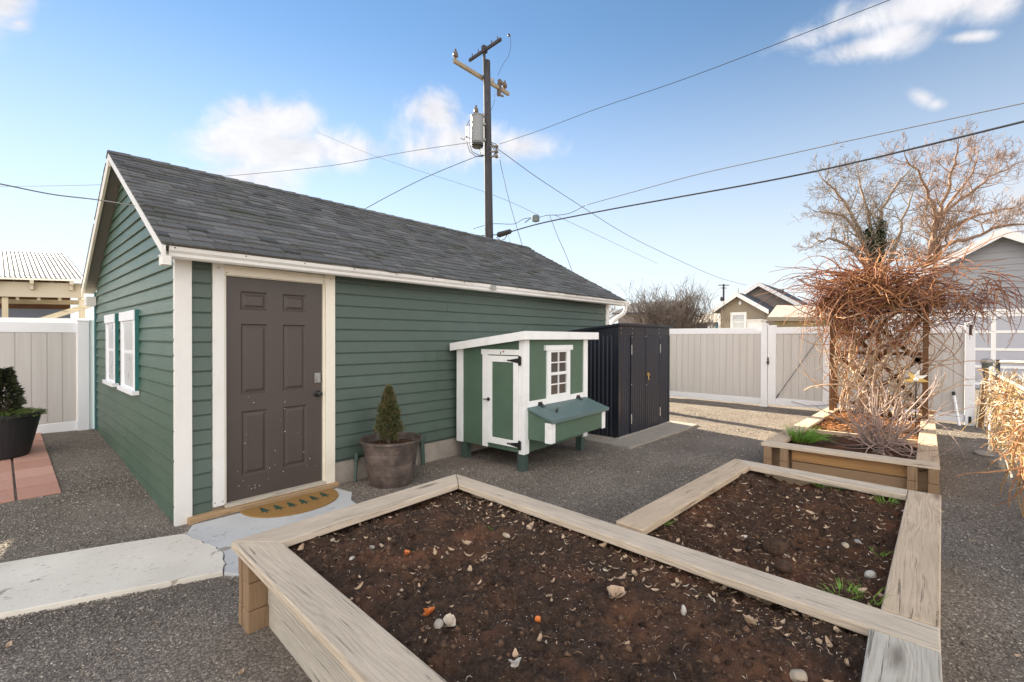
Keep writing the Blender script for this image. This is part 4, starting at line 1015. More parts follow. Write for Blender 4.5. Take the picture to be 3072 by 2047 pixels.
def leaf(mb, p, L, W, a, curl, tilt, q):
    d = Vector((math.cos(a), math.sin(a), tilt)).normalized(); s = Vector((-math.sin(a), math.cos(a), q.uniform(-.5, .5))).normalized(); n = d.cross(s)
    if n.z < 0: n = -n
    rows = []
    for i in range(6):
        t = i/5; w = W*math.sin(math.pi*(t*.86+.09))**.8*q.uniform(.85, 1.15)
        c = p + d*(t-.5)*L + n*(curl*L*((t-.5)**2*2-.1))
        rows.append((c - s*w + n*curl*w*.9, c - n*w*.1, c + s*w + n*curl*w*q.uniform(.4, 1.3)))
    b = len(mb.v)
    for r_ in rows: mb.v += [tuple(x) for x in r_]
    for i in range(5):
        for k in range(2): mb.face((b+i*3+k, b+i*3+k+1, b+(i+1)*3+k+1, b+(i+1)*3+k))
    return mb
la, lb = MB(), MB()
for _ in range(560):
    S = S1 if rs.random() < .62 else S2; u, v = rs.random(), rs.random()
    if rs.random() < .55: u = 1-abs(rs.gauss(0, .16)) if S is S1 else rs.random(); v = v if S is S1 else abs(rs.gauss(0, .5))
    if not (0 < u < 1 and 0 < v < 1): continue
    p = bil([(*q_, 0) for q_ in S], u, v); z = shp(p.x, p.y)
    if z is None: continue
    L = rs.uniform(.016, .036)*(1 if rs.random() < .8 else 1.7); leaf(la if rs.random() < .88 else lb, Vector((p.x, p.y, z+.006)), L, L*rs.uniform(.14, .32), rs.uniform(0, 6.28), rs.uniform(.1, 1.0), rs.uniform(-.4, .4), rs)
la.build('brown_leaf_litter', M['leaf_tan'], label='curled brown dead leaves lying over the bed soil', cat='leaf litter', kind='stuff')
lb.build('pale_leaf_litter', M['leaf_pale'], label='pale shrivelled dead leaves lying over the bed soil', cat='leaf litter', kind='stuff')
r8 = lambda x, y: (560+x*.527, 1500+y*.527)
def rock(px, py, r, label, mat='stone', sc=(1.3, 1, .7), cat='stone', name='stone', grp='stones lying in the beds'):
    p = drop(px, py); m = MB(); m.blob((0,0,0), r, px*.01, 3, .22, sc, px*.7)
    o = m.build(name, M[mat], smooth=True, label=label, cat=cat, group=grp); o.location = (p.x, p.y, p.z+r*sc[2]*.45); return o
rock(*r8(830,232), .012, 'small pinkish tan pebble in the left corner of the big bed')
rock(*r8(1055,274), .013, 'pale grey pebble in the big bed, behind a brown pebble', 'stone_grey')
rock(*r8(1047,306), .013, 'brown pebble in the big bed, just in front of a pale grey one', 'stone')
rock(*r8(940,335), .014, 'flat pale pebble leaning in the soil near the left cap board', 'shell', (1.5,.9,.5))
rock(*r8(1437,718), .020, 'round grey brown pebble beside the orange shard', 'stone_grey', (1,1,.95))
rock(*r8(1950,162), .015, 'rounded cream pebble near the back board of the big bed', 'stone')
rock(*r8(1820,207), .017, 'long cream double pebble left of the rounded cream one', 'stone', (1.7,.8,.7))
rock(1755*K, 1379*K, .022, 'pale grey stone against the middle cap board', 'stone_grey', (1.5,.9,.7))
rock(1870*K, 1410*K, .020, 'long pale bone coloured stone near the right end of the middle cap board', 'shell', (2.2,.7,.6))
rock(1943*K, 1260*K, .020, 'cream stone in the square bed, left of a grey stone', 'stone', (1,1,1.1))
rock(1970*K, 1249*K, .021, 'grey stone in the square bed, right of a cream stone', 'stone_grey')
rock(2000*K, 1326*K, .024, 'pale grey shell like stone near the tan side cap of the square bed', 'shell', (1.3,.8,.9))
rock(1571*K, 1411*K, .018, 'short pale broken stick end standing in the big bed', 'shell', (.6,.6,1.5), 'stick', 'stick_end', None)
rock(1835*K, 1560*K, .022, 'pale tan stone at the bottom edge of the big bed', 'stone', (1.4,1,.9))
def shard(px, py, L, label, mat, name='shard', cat='shard', w=.5):
    p = drop(px, py); m = MB(); q = random.Random(int(px)); leaf(m, Vector((0,0,0)), L, L*w, q.uniform(0, 6.28), .7, .2, q); leaf(m, Vector((0,0,-.004)), L*.95, L*w*.9, q.uniform(0, .4), .5, .2, q)
    o = m.build(name, M[mat], label=label, cat=cat); o.location = (p.x, p.y, p.z+L*.22); return o
shard(*r8(1380,655), .05, 'bright orange shard standing up in the middle of the big bed', 'orange')
shard(*r8(1253,312), .035, 'dull orange shard left of the middle of the big bed', 'orange')
shard(*r8(2000,692), .026, 'tiny orange shard near the bottom centre of the big bed', 'orange')
shard(*r8(1490,722), .06, 'pale torn paper like scrap beside the round pebble', 'leaf_pale', 'paper_scrap', 'scrap')
shard(1412*K, 1376*K, .085, 'large torn tan bark piece in the middle of the big bed', 'leaf_tan', 'bark_piece', 'bark', .42)
shard(1636*K, 1347*K, .075, 'broad golden brown leaf beside the middle cap board', 'leaf_tan', 'dead_leaf', 'leaf', .34)
shard(1722*K, 1436*K, .055, 'round brown curled leaf with pale twigs behind it', 'leaf_tan', 'dead_leaf', 'leaf', .5)
shard(1185*K, 1531*K, .045, 'white eggshell like scrap near the bottom edge of the big bed', 'shell', 'shell_scrap', 'scrap', .3)
for (px, py, r, lb_) in ((1781, 1270, .058, 'larger brown fibrous root ball in the square bed'), (1802, 1309, .035, 'smaller brown fibrous root ball in the square bed')):
    o = rock(px*K, py*K, r, lb_, 'coir', (1,1,.85), 'root ball', 'root_ball', None)
    m = MB(); qq = random.Random(int(px))
    for _ in range(420):
        d = Vector((qq.gauss(0,1), qq.gauss(0,1), qq.gauss(0,1))).normalized(); t_ = d.cross(Vector((qq.gauss(0,1), qq.gauss(0,1), qq.gauss(0,1)))).normalized()
        c_ = Vector((d.x, d.y, d.z*.85))*r*1.01+Vector(o.location); m.tube([c_-t_*r*.3-d*r*.03, c_+d*r*.05, c_+t_*r*.3-d*r*.04], [.0008, .0014, .0006], 3, False)
    m.build('root_fibres', M['soil_fibre'], o)
def tuft(p, n, h, spread, label, mat='grass', seed=1, name='grass_tuft', lean=(0,0), w=.0022):
    q = random.Random(seed); p = Vector(p); m = MB()
    for _ in range(n):
        a = q.uniform(0, 6.283); r0 = spread*math.sqrt(q.random()); b = p+Vector((math.cos(a)*r0, math.sin(a)*r0, -.008)); L = h*q.uniform(.5, 1.15)
        d = Vector((math.cos(a)*q.uniform(.1, .8)+lean[0], math.sin(a)*q.uniform(.1, .8)+lean[1], 1)).normalized(); dr = Vector((d.x, d.y, 0))*q.uniform(.3, 1.3)
        s = d.cross(Vector((q.uniform(-1,1), q.uniform(-1,1), .2))).normalized()*w*q.uniform(.7, 1.3); P = []
        for t in (0, .35, .7, 1): P.append(b+d*L*t+dr*L*t*t*.7-Vector((0,0,L*.42*t*t*t*(.3+dr.length))))
        for i in range(3):
            k0, k1 = 1-i*.25, 1-(i+1)*.3
            m.poly([P[i]-s*k0, P[i]+s*k0, P[i+1]+s*k1, P[i+1]-s*k1])
    return m.build(name, M[mat], loc=tuple(p), label=label, cat='grass', group='grass tufts sprouting in the beds')
for i, (px, py, n, h, sp, lb_) in enumerate(((1905,1122,110,.11,.09,'bright green grass tuft along the far cap of the square bed'), (2040,1156,44,.085,.05,'small green grass tuft near the right far corner of the square bed'),
    (2052,1172,26,.05,.05,'sparse dull green sprouts below the far right grass tuft'), (1935,1367,44,.07,.06,'green grass tuft at the near right end of the square bed'), (1990,1378,14,.13,.05,'long arching grass blades in the near right corner of the square bed'),
    (1530,1203,22,.045,.02,'green sprout by the left near corner of the square bed'), (1200,1172,9,.085,.008,'tall thin green shoot beside the middle cap board'), (1131,1214,14,.035,.018,'small green weed near the middle of the big bed'),
    (1026,1286,10,.025,.012,'tiny light green seedling left of centre in the big bed'), (1060,1302,0,0,0,None), (2020,1275,20,.05,.03,'green sprouts at the edge of the tan side cap'), (1940,1225,0,0,0,None))):
    if n: tuft(drop(px*K, py*K), n, h, sp, lb_, 'grass' if i != 2 else 'grass_dull', i+3, w=.0026)
tuft(onz(2405, 1322, .26), 300, .27, .13, 'lush green grass clump draped over the front corner of the low arbor bed', 'grass', 40, lean=(-.15,-.35), w=.004)
tuft(onz(2372, 1312, .26), 140, .14, .10, 'grey dried clump of stems left of the lush green grass', 'grass_dull', 41, 'dried_clump', lean=(0,.2), w=.003)
mulch = MB()
for _ in range(1500):
    x, y = rs.uniform(7.75, 10.0), rs.uniform(.1, 1.2); z = soil_h(x, y, .262, .07, 14.0)
    sliver(mulch, Vector((x, y, z+.008)), rs.uniform(.03, .09), rs.uniform(.004, .010), rs.uniform(0, 6.28), rs.uniform(-.4, .5), 0)
mulch.build('bark_mulch', M['mulch'], label='orange brown bark mulch under the arbor vine', cat='mulch', kind='stuff')

gl = MB()
for _ in range(420):
    x, y = rs.uniform(-.6, 11.4), rs.uniform(-1, 8)
    if not ok_ground(x, y): continue
    L = rs.uniform(.015, .05)
    if rs.random() < .5: leaf(gl, Vector((x, y, gz(x, y)+.022)), L, L*.28, rs.uniform(0, 6.28), rs.uniform(.1, .8), rs.uniform(-.2, .2), rs)
    else: sliver(gl, Vector((x, y, gz(x, y)+.02)), L*1.6, .002, rs.uniform(0, 6.28), 0, .006)
gl.build('ground_litter', M['leaf_tan'], label='dead leaf bits and twigs strewn over the gravel', cat='leaf litter', kind='stuff')

# ================================================================== ARBOR, VINE, BARE SHRUB
arb = thing('garden_arbor', (9.9, .6, .26), 'brown wooden lattice arbor buried under a bare vine', 'arbor')
AX0, AX1, AY0, AY1 = 9.72, 10.10, .01, 1.225
for x in (AX0, AX1):
    for y in (AY0, AY1):
        m = MB(); m.box(x-.035, x+.035, y-.035, y+.035, .2, 2.12, (0,0,1)); m.build('arbor_post', M['arbor_wood'], arb, bevel=.004)
for x in (AX0-.06, AX1+.03):
    m = MB(); m.box(x, x+.035, AY0-.22, AY1+.24, 2.06, 2.19, (0,1,0)); m.build('arbor_beam', M['arbor_wood'], arb, bevel=.004)
for i in range(7):
    y = AY0-.1+i*.235; m = MB(); m.box(AX0-.22, AX1+.22, y-.018, y+.018, 2.1905, 2.27, (1,0,0)); m.build('arbor_slat', M['arbor_wood'], arb, bevel=.003)
for z in (.42, 1.3, 2.0):
    m = MB(); m.box(AX1-.018, AX1+.018, AY0+.036, AY1-.036, z-.03, z+.03, (0,1,0)); m.build('arbor_rail', M['arbor_wood'], arb)
lat = [((AY1-.05, .45), (AY0+.05, 1.95)), ((AY0+.05, .45), (AY1-.05, 1.95)), ((AY1-.05, 1.15), (AY0+.35, 2.02)), ((AY0+.05, 1.15), (AY1-.35, 2.02)), ((AY1-.05, 1.25), (AY0+.35, .45)), ((AY0+.05, 1.25), (AY1-.35, .45))]
for i, ((ya, za), (yb, zb)) in enumerate(lat):
    m = MB(); xx = AX1-.035-.018*(i % 2); m.bar((xx, ya, za), (xx, yb, zb), .06, .015, (1,0,0)); m.build('lattice_bar', M['arbor_wood'], arb)
def cane(q, p, d, L, n, wig, droop, r0, r1=None, mb=None, sides=4):
    p = Vector(p); d = Vector(d).normalized(); P = [p.copy()]; s = L/n
    ax = Vector((q.uniform(-1,1), q.uniform(-1,1), q.uniform(-1,1))).normalized(); w = q.gauss(0, wig*.8)
    for i in range(n):
        if q.random() < .22: ax = Vector((q.uniform(-1,1), q.uniform(-1,1), q.uniform(-1,1))).normalized(); w = q.gauss(0, wig*.8)
        d = (d + ax.cross(d)*w + Vector((q.gauss(0,1), q.gauss(0,1), q.gauss(0,1)))*wig*.38 + Vector((0,0,-droop))).normalized(); p = p+d*s*q.uniform(.7, 1.3); P.append(p.copy())
    r1 = r1 if r1 is not None else r0*.35
    mb.tube(P, [(r0+(r1-r0)*i/n)*q.uniform(.85, 1.2) for i in range(n+1)], sides, cap=False); return P
vine = thing('arbor_vine', (10.04, .67, .27), 'tangled leafless orange brown vine climbing over the arbor', 'vine')
q = random.Random(77); vo, vr, vt, vm, trunk, trunk2 = MB(), MB(), MB(), MB(), MB(), MB()
for x, y, k in ((10.02, .80, 0), (9.99, .68, 1), (9.85, .72, 2)):
    P = [Vector((x, y, .22))]; 
    for i in range(1, 15): P.append(Vector((x-.1*i/14+.05*math.sin(i*1.1+k*2), y+(.25-.3*k)*i/14+.06*math.cos(i*.9+k), .22+i*.135)))
    trunk.tube(P, [.06*(1-.55*i/14)*(1 if k < 2 else .6)*(1+.15*math.sin(i*2.3+k)) for i in range(15)], 8)
trunk.build('vine_trunk', M['vine_tan'], vine, smooth=True)
for i in range(430):     # dense crown heaped over the slats
    y = q.gauss(.68, .33); x = q.uniform(9.50, 10.35); hump = math.exp(-((y-.80)/.33)**2)
    z = 2.12+abs(q.gauss(0, .13))+hump*q.uniform(0, .60)+(q.uniform(0, .22) if y < .5 else 0)
    a = q.uniform(0, 6.283); d = (math.cos(a)*.8, math.sin(a), q.uniform(-.45, .7))
    cane(q, (x, y, z), d, q.uniform(.3, .95), 14, .27, q.uniform(-.03, .05), q.uniform(.005, .0135), None, vo if q.random() < .68 else vr)
for i in range(16):       # thick old limbs lying along the slats
    cane(q, (q.uniform(9.6, 10.1), q.uniform(.4, .95), q.uniform(2.0, 2.3)), (q.uniform(-.5, .5), q.uniform(-1, 1), q.uniform(.0, .35)), q.uniform(.6, 1.2), 14, .2, .0, q.uniform(.016, .026), .007, trunk2, 7)
for i in range(120):      # canes spilling in front of the beam
    cane(q, (q.uniform(9.42, 9.66), q.uniform(-.2, 1.4), q.uniform(2.05, 2.45)), (q.uniform(-.4, .2), q.uniform(-1, 1), q.uniform(-.8, .2)), q.uniform(.4, .95), 14, .26, .03, q.uniform(.006, .013), None, vo if q.random() < .6 else vr)
for i in range(130):     # hanging skirts on the left post and right end
    left = q.random() < .62; y = q.uniform(1.12, 1.45) if left else q.uniform(-.70, .0); x = q.uniform(9.55, 10.1); z = q.uniform(1.95, 2.3)
    cane(q, (x, y, z), (q.uniform(-.6,.6), q.uniform(-.6,.6), -.5), q.uniform(.35, .85) if left else q.uniform(.25, .5), 12, .3, .04, q.uniform(.004, .0085), None, (vo if left else vr) if q.random() < .7 else vo)
for i in range(80):      # long arching shoots
    left = q.random() < .6; s = 1 if left else -1
    cane(q, (q.uniform(9.5, 10.2), .6+s*q.uniform(.1, .7), q.uniform(2.25, 2.75)), (q.uniform(-.4, .2), s*q.uniform(.6, 1.1), q.uniform(.0, .55)), q.uniform(.7, 1.45), 18, .17, q.uniform(.03, .09), q.uniform(.006, .011), .003, vr if q.random() < .5 else vo)
for i in range(34):      # bundle hanging on the right
    cane(q, (q.uniform(9.5, 9.9), q.gauss(-.66, .10), q.uniform(2.0, 2.5)), (q.uniform(-.3, .2), q.uniform(-.5,.3), -.6), q.uniform(.3, .75), 10, .28, .06, .006, .003, vo if q.random() < .7 else vr)
for i in range(14):       # stray tendrils reaching out to the right
    cane(q, (q.uniform(9.4, 9.8), q.uniform(-.75, -.5), q.uniform(2.2, 2.55)), (q.uniform(-.3, .2), -.8, q.uniform(-.1, .3)), q.uniform(.6, 1.2), 18, .18, q.uniform(.08, .17), .006, .003, vr)
for i in range(60):      # sprays above
    cane(q, (q.uniform(9.7, 10.2), q.gauss(.55, .5), q.uniform(2.4, 2.75)), (q.uniform(-.5,.5), q.uniform(-.9,.9), q.uniform(.2, .9)), q.uniform(.35, .8), 12, .24, .05, .005, .0018, vo)
for i in range(150):     # stems weaving through the lattice
    y = q.uniform(AY0-.02, AY1+.02); z = q.uniform(.35, 1.9); x = q.uniform(9.60, 10.1)
    a = q.uniform(0, 6.283); cane(q, (x, y, z), (q.uniform(-.5,.4), math.cos(a)*.8, math.sin(a)+.3), q.uniform(.45, 1.15), 15, .26, .0, q.uniform(.006, .012), None, vt if (z < 1.3 or q.random() < .25) else (vo if q.random() < .6 else vr), 5)
for i in range(34):      # stronger risers
    y = q.uniform(.1, 1.15); cane(q, (q.uniform(9.6, 10.0), y, .3), (q.uniform(-.2,.2), q.uniform(-.5,.5), 1.1), q.uniform(1.0, 1.9), 20, .17, -.03, q.uniform(.010, .018), .007, vt, 6)
for i in range(190):     # canes trailing from the crown down over the lattice
    y = q.uniform(-.05, 1.3); cane(q, (q.uniform(9.5, 10.05), y, q.uniform(1.6, 2.25)), (q.uniform(-.4,.3), q.uniform(-.8,.8), q.uniform(-1, .1)), q.uniform(.35, 1.0), 13, .27, .03, q.uniform(.005, .011), None, vo if q.random() < .5 else (vr if q.random() < .5 else vt), 5)
for i in range(260):     # purplish finer growth at the left shoulder and right skirt
    lf = q.random() < .65; c_ = (q.uniform(9.5, 10.2), q.gauss(1.2, .16) if lf else q.gauss(-.35, .18), q.gauss(2.3, .13) if lf else q.gauss(2.0, .14))
    a = q.uniform(0, 6.283); cane(q, c_, (math.cos(a), math.sin(a), q.uniform(-.6, .5)), q.uniform(.2, .55), 9, .36, .02, q.uniform(.003, .006), None, vm)
trunk2.build('old_limbs', M['vine_red'], vine, smooth=True); vm.build('mauve_canes', M['vine_mauve'], vine)
vo.build('orange_canes', M['vine_orange'], vine); vr.build('red_brown_canes', M['vine_red'], vine); vt.build('tan_stems', M['vine_tan'], vine)
sb = thing('bare_shrub', (6.98, .36, .24), 'mauve grey leafless shrub fanning out in front of the arbor', 'shrub'); m1, m2 = MB(), MB()
for i in range(58):
    a = q.uniform(0, 6.283); tl = q.uniform(.1, 1.2); d = Vector((math.cos(a)*tl, math.sin(a)*tl, q.uniform(.6, 1.2)))
    P = cane(q, (6.98+math.cos(a)*.05, .36+math.sin(a)*.05, .22), d, q.uniform(.55, 1.2)*(1.0 if tl < .8 else .75), 16, .24, .005*tl, q.uniform(.007, .0135), .0015, m1, 5)
    for k in range(2):
        j = q.randint(5, 11); cane(q, P[j], (P[j]-P[j-1])+Vector((q.uniform(-.05,.05), q.uniform(-.05,.05), q.uniform(-.02,.06))), q.uniform(.15, .38), 7, .2, 0, .0042, .0016, m2, 4)
for i in range(26):
    a = q.uniform(0, 6.283); cane(q, (6.98, .36, .26), (math.cos(a), math.sin(a), .25), q.uniform(.3, .6), 10, .2, .06, .005, .0015, m1, 5)
m1.build('shrub_stems', M['twig_mauve'], sb); m2.build('shrub_twigs', M['twig_mauve'], sb)
sp = thing('garden_spinner', (8.12, .10, .26), 'yellow and white petal garden spinner on a thin dark stake', 'garden ornament')
m = MB(); m.tube([(8.12, .10, .24), (8.12, .105, .75), (8.115, .10, 1.00)], .009, 6); m.build('spinner_stake', M['black_metal'], sp)
for i, (a, mt) in enumerate(((-.15, 'yellow_petal'), (.5, 'perlite'), (1.3, 'perlite'), (2.2, 'yellow_petal'), (3.3, 'yellow_petal'))):
    m = MB(); d = Vector((.35*math.sin(a*3), -math.cos(a), math.sin(a))); c_ = Vector((8.10, .10, 1.01)); s = d.cross(Vector((1,0,0))).normalized()
    P = [c_, c_+d*.05+s*.03, c_+d*.10+s*.02, c_+d*.135, c_+d*.10-s*.022, c_+d*.04-s*.022]; nn = d.cross(s).normalized()*.004
    m.hexa([P[0]-nn, P[1]-nn, P[3]-nn, P[5]-nn, P[0]+nn, P[1]+nn, P[3]+nn, P[5]+nn]); m.build('petal', M[mt], sp, bevel=.002)
m = MB(); m.blob((8.10,.10,1.01), .028, 2, 2, .05); m.build('spinner_ball', M['perlite'], sp, smooth=True)

# ================================================================== CHAIN LINK FENCE WITH DRY VINE, RIGHT EDGE
CY_ = -.66
cf = thing('chain_link_fence', (9.02, CY_, 0), 'low chain link fence with a pale end post, overgrown with dry vine', 'fence')
for x in (9.02, 5.4):
    m = MB(); m.tube([(x, CY_, -.1), (x, CY_, 1.14)], .026, 10); m.blob((x, CY_, 1.15), .03, 1, 2, 0); m.build('fence_post', M['vinyl_white'] if x > 9 else M['galv'], cf, smooth=True)
m = MB(); m.tube([(9.02, CY_, 1.10), (4.6, CY_, 1.10)], .021, 8); m.build('top_rail', M['galv'], cf, smooth=True)
m = MB(); x = 9.0; H = 1.06
def clip(xa, xb): return xa, xb
k = 4.0
while k < 10.2:
    for sg in (1, -1):
        xa, za, xb, zb = k, .03, k+sg*H, .03+H
        lo_, hi_ = 4.6, 9.0
        t0, t1 = 0.0, 1.0
        for (b_, sgn_) in ((lo_, 1), (hi_, -1)):
            fa, fb = sgn_*(xa-b_), sgn_*(xb-b_)
            if fa < 0 and fb < 0: t0 = 2
            elif fa < 0: t0 = max(t0, fa/(fa-fb))
            elif fb < 0: t1 = min(t1, fa/(fa-fb))
        if t0 < t1: m.tube([(xa+(xb-xa)*t0, CY_+.004*sg, za+H*t0), (xa+(xb-xa)*t1, CY_+.004*sg, za+H*t1)], .0022, 3, False)
    k += .075
m.build('wire_mesh', paint('dull_mesh_wire', (.16,.15,.13), .6, .3, .0005, 12.0), cf)
dv_ = thing('dry_vine', (7.8, CY_, 0), 'straw coloured and orange dry vine heaped over the chain link fence', 'vine'); ms, mo, mp = MB(), MB(), MB()
for i in range(2000):
    x = q.uniform(5.4, 8.8); z = q.uniform(.25, 1.05) if q.random() < .5 else q.uniform(.7, 1.08); y = CY_-.03+q.gauss(0, .055)+.03*math.sin(x*3)
    a = q.uniform(0, 6.283); cane(q, (x, y, z), (math.cos(a), q.uniform(-.3,.2), math.sin(a)*.8-.15), q.uniform(.10, .28), 8, .42, .02, q.uniform(.003, .0075), None, ms if q.random() < .55 else (mp if q.random() < .7 else mo))
for i in range(24):
    x = q.uniform(5.6, 7.2); cane(q, (x, CY_+.03, q.uniform(.3, .95)), (q.uniform(-.5,.15), q.uniform(-.2,.12), q.uniform(-.9,.0)), q.uniform(.3, .7), 11, .26, .06, q.uniform(.005, .01), .003, mo if q.random() < .75 else ms, 5)
for i in range(7):
    cane(q, (q.uniform(8.4, 8.9), CY_+.0, q.uniform(.5, 1.1)), (q.uniform(.1,.4), q.uniform(-.05,.2), q.uniform(-.6,.4)), q.uniform(.3, .6), 12, .2, .06, .006, .003, ms, 5)
ms.build('straw_stems', M['straw'], dv_); mo.build('orange_stems', M['vine_orange'], dv_); mp.build('pale_stems', M['leaf_pale'], dv_)
p = onz(2958, 1363, .01); m = MB(); m.blob((0,0,0), .13, 3, 3, .2, (1.2,.9,.16)); o = m.build('flat_stone', M['stone_grey'], smooth=True, label='flat grey stone at the foot of the pale chain link end post', cat='stone'); o.location = (p.x, p.y, .02)
t = thing('leaning_board', (11.6, -.74, 0), 'weathered board with a pale edge leaning beside the white fence post', 'board')
m = MB(); m.bar((11.55, -.70, -.02), (11.75, -.77, .74), .10, .03, (1,0,0)); m.build('board_plank', M['arbor_wood'], t); 
m = MB(); m.bar((11.52, -.665, -.02), (11.72, -.735, .76), .02, .035, (1,0,0)); m.build('board_edge', M['pale_wood'], t)
t = thing('capped_post', (11.95, -.86, 0), 'dark weathered post with a domed cap leaning behind the leaning board', 'post')
A, B = Vector((11.93, -.90, -.05)), Vector((11.70, -.80, 1.13))
m = MB(); m.tube([A, A.lerp(B, .5), B], [.055, .06, .075], 14); m.build('post_shaft', M['galv'] if False else paint('dark_green_grey_metal', (.14,.15,.135), .6, .3, .002, 12), t, smooth=False)
m = MB(); m.tube([B, B+Vector((-.006,.002,.03)), B+Vector((-.01,.004,.06)), B+Vector((-.01,.004,.075))], [.088,.088,.07,.02], 14); m.build('post_cap', M['galv'], t, smooth=True)
t = thing('pipe_rail', (12.9, -1.2, 0), 'dark horizontal pipe rail beyond the chain link fence', 'rail')
zr_ = onx(3000, 1086, 12.9).z; m = MB(); m.tube([(12.9, onx(2985,1083,12.9).y, zr_), (12.9, -3.5, zr_)], .035, 8); m.build('rail_pipe', M['galv'], t, smooth=True)
for y in (onx(2992,1083,12.9).y, -3.4):
    m = MB(); m.tube([(12.9, y, -.1), (12.9, y, zr_+.04)], .04, 8); m.build('rail_post', M['black_metal'], t, smooth=True)
p = onz(2958, 1278, 0); tuft((12.0, -.93, .0), 90, .11, .10, 'small bright green weed clump behind the fence post at the right', 'grass', 60)
# ================================================================== UTILITY POLE AND WIRES
PD = 15.0
pb = at(1472, 1160, PD); pole = thing('utility_pole', (pb.x, pb.y, 0), 'dark wooden utility pole with two crossarms and a grey transformer', 'utility pole')
top = at(1460, 184, PD); bot = Vector((at(1474, 1023, PD).x, at(1474, 1023, PD).y, -.3))
def pz(z): t = (z-bot.z)/(top.z-bot.z); return bot.lerp(top, t)
m = MB(); m.tube([bot, pz(3), pz(6), top], [.155, .145, .13, .115], 14)
for uv_i in range(len(m.f)):
    f = m.f[uv_i]; m.uv[uv_i] = [(m.v[i][2], (math.atan2(m.v[i][1]-bot.y, m.v[i][0]-bot.x))*.15) for i in f]
m.build('pole_shaft', M['pole_wood'], pole, smooth=True)
a, b = at(1361, 182, 14.15), at(1526, 277, 16.1); b.z = a.z
m = MB(); m.bar(a, b, .09, .115); arm = m.build('crossarm', M['arm_wood'], pole, bevel=.006)
e0, e1 = at(1408, 179, 15.35), at(1503, 121, 14.25); e1.z = e0.z = (e0.z+e1.z)/2; ec = at(1452, 148, 14.8)
m = MB(); m.bar(e0, e1, .07, .09); m.build('upper_crossarm', M['pole_wood'], pole, bevel=.005)
m = MB(); m.tube([pz(9.6)+Vector((-.05,.05,0)), Vector((ec.x, ec.y, ec.z+.1))], .045, 8); m.bar((ec.x-.06, ec.y, ec.z), (ec.x+.1, ec.y, ec.z), .12, .2); m.build('arm_extension', M['pole_wood'], pole)
def insul(mb, p): mb.lathe([(0, 0), (.02, 0), (.02, .08), (.085, .09), (.07, .14), (.055, .15), (.08, .17), (.05, .24), (.03, .26), (.03, .32), (0, .33)], tuple(p), 12)
for p in (a+(b-a)*.03+Vector((0,0,.06)), b+(a-b)*.08+Vector((0,0,.06))):
    m = MB(); insul(m, p); m.build('insulator', M['porcelain'], pole, smooth=True)
m = MB()
for t in (.1, .3, .72, .9): p = e0.lerp(e1, t); m.tube([p, p+Vector((0,0,.16))], .018, 6)
m.build('arm_pin', M['porcelain'], pole)
c1 = a.lerp(b, .80); m = MB(); m.bar(c1+Vector((0,0,-.25)), c1+Vector((.05,0,.30)), .10, .10); m.bar(c1+Vector((0,0,.22)), c1+Vector((.2,-.12,.16)), .08, .08); m.bar(c1+Vector((0,0,-.22)), c1+Vector((.14,-.1,-.26)), .06, .05); m.build('fuse_cutout', M['porcelain'], pole)
c2 = a.lerp(b, .66); m = MB(); m.blob(c2+Vector((0,0,.1)), .09, 1, 2, .1); m.bar(c2, c2+Vector((0,0,.14)), .05, .05); m.build('arm_bracket', M['galv'], pole)
tc = at(1432, 390, 14.75); m = MB(); m.lathe([(0, -.45), (.17, -.45), (.185, -.42), (.20, -.40), (.20, .40), (.215, .41), (.215, .44), (.19, .46), (0, .49)], tuple(tc), 24); tr = m.build('transformer', M['trans_grey'], pole, smooth=False)
m = MB(); insul(m, tc+Vector((-.02,.04,.46))); m.build('bushing', M['porcelain'], tr, smooth=True)
m = MB(); m.lathe([(.15,-.56),(.19,-.52),(.19,-.455),(0,-.452)], tuple(tc), 16); m.build('tank_base', M['black_metal'], tr)
m = MB()
for z in (-.25, .25): m.bar(tc+Vector((.1,0,z)), pz(tc.z+z), .1, .06)
m.bar(tc+Vector((.1,.02,.48)), pz(tc.z+.62), .05, .1); m.build('mount_bracket', M['galv'], tr)
m = MB()
for k, (x0, x1, yb) in enumerate(((1405, 1425, 690), (1412, 1420, 680), (1437, 1420, 640), (1445, 1440, 640))):
    P = [(x0+4, 360 if k < 2 else 420), (x0-6, 380 if k < 2 else 440), (x0-6, 425), (x0+4, 455), (1428+k*6, 470-k*5), (1448, 470), (1458, 462)]
    m.tube([at(x, y, 14.8) for x, y in P], .012, 5)
for k in range(4): m.tube([at(x, y, 14.75) for x, y in ((1474, 428+k*3), (1487, 432+k*8), (1492, 445+k*7), (1482, 465), (1475, 474))], .012, 5)
m.tube([at(x, y, 14.8) for x, y in ((1382, 415), (1392, 420), (1398, 410), (1410, 416), (1420, 418))], .012, 5)
m.build('jumper_loop', M['wire'], pole, smooth=True)
m = MB()
for y in (440, 456, 470): p = at(1490, y, 14.75); m.blob(p, .06, y, 2, .1); m.bar(p, p+Vector((-.14,.14,0)), .05, .04)
m.build('service_spool', M['porcelain'], pole)
m = MB(); m.tube([at(x, y, 15.6) for x, y in ((1493, 228), (1505, 200), (1525, 170), (1532, 145), (1532, 110))], .006, 4); m.blob(at(1527, 106, 15.6), .05, 3, 2, .1); m.tube([at(x, y, 15) for x, y in ((1484, 275), (1484, 300), (1478, 322), (1473, 330))], .008, 4); m.build('tap_wire', M['wire'], pole)
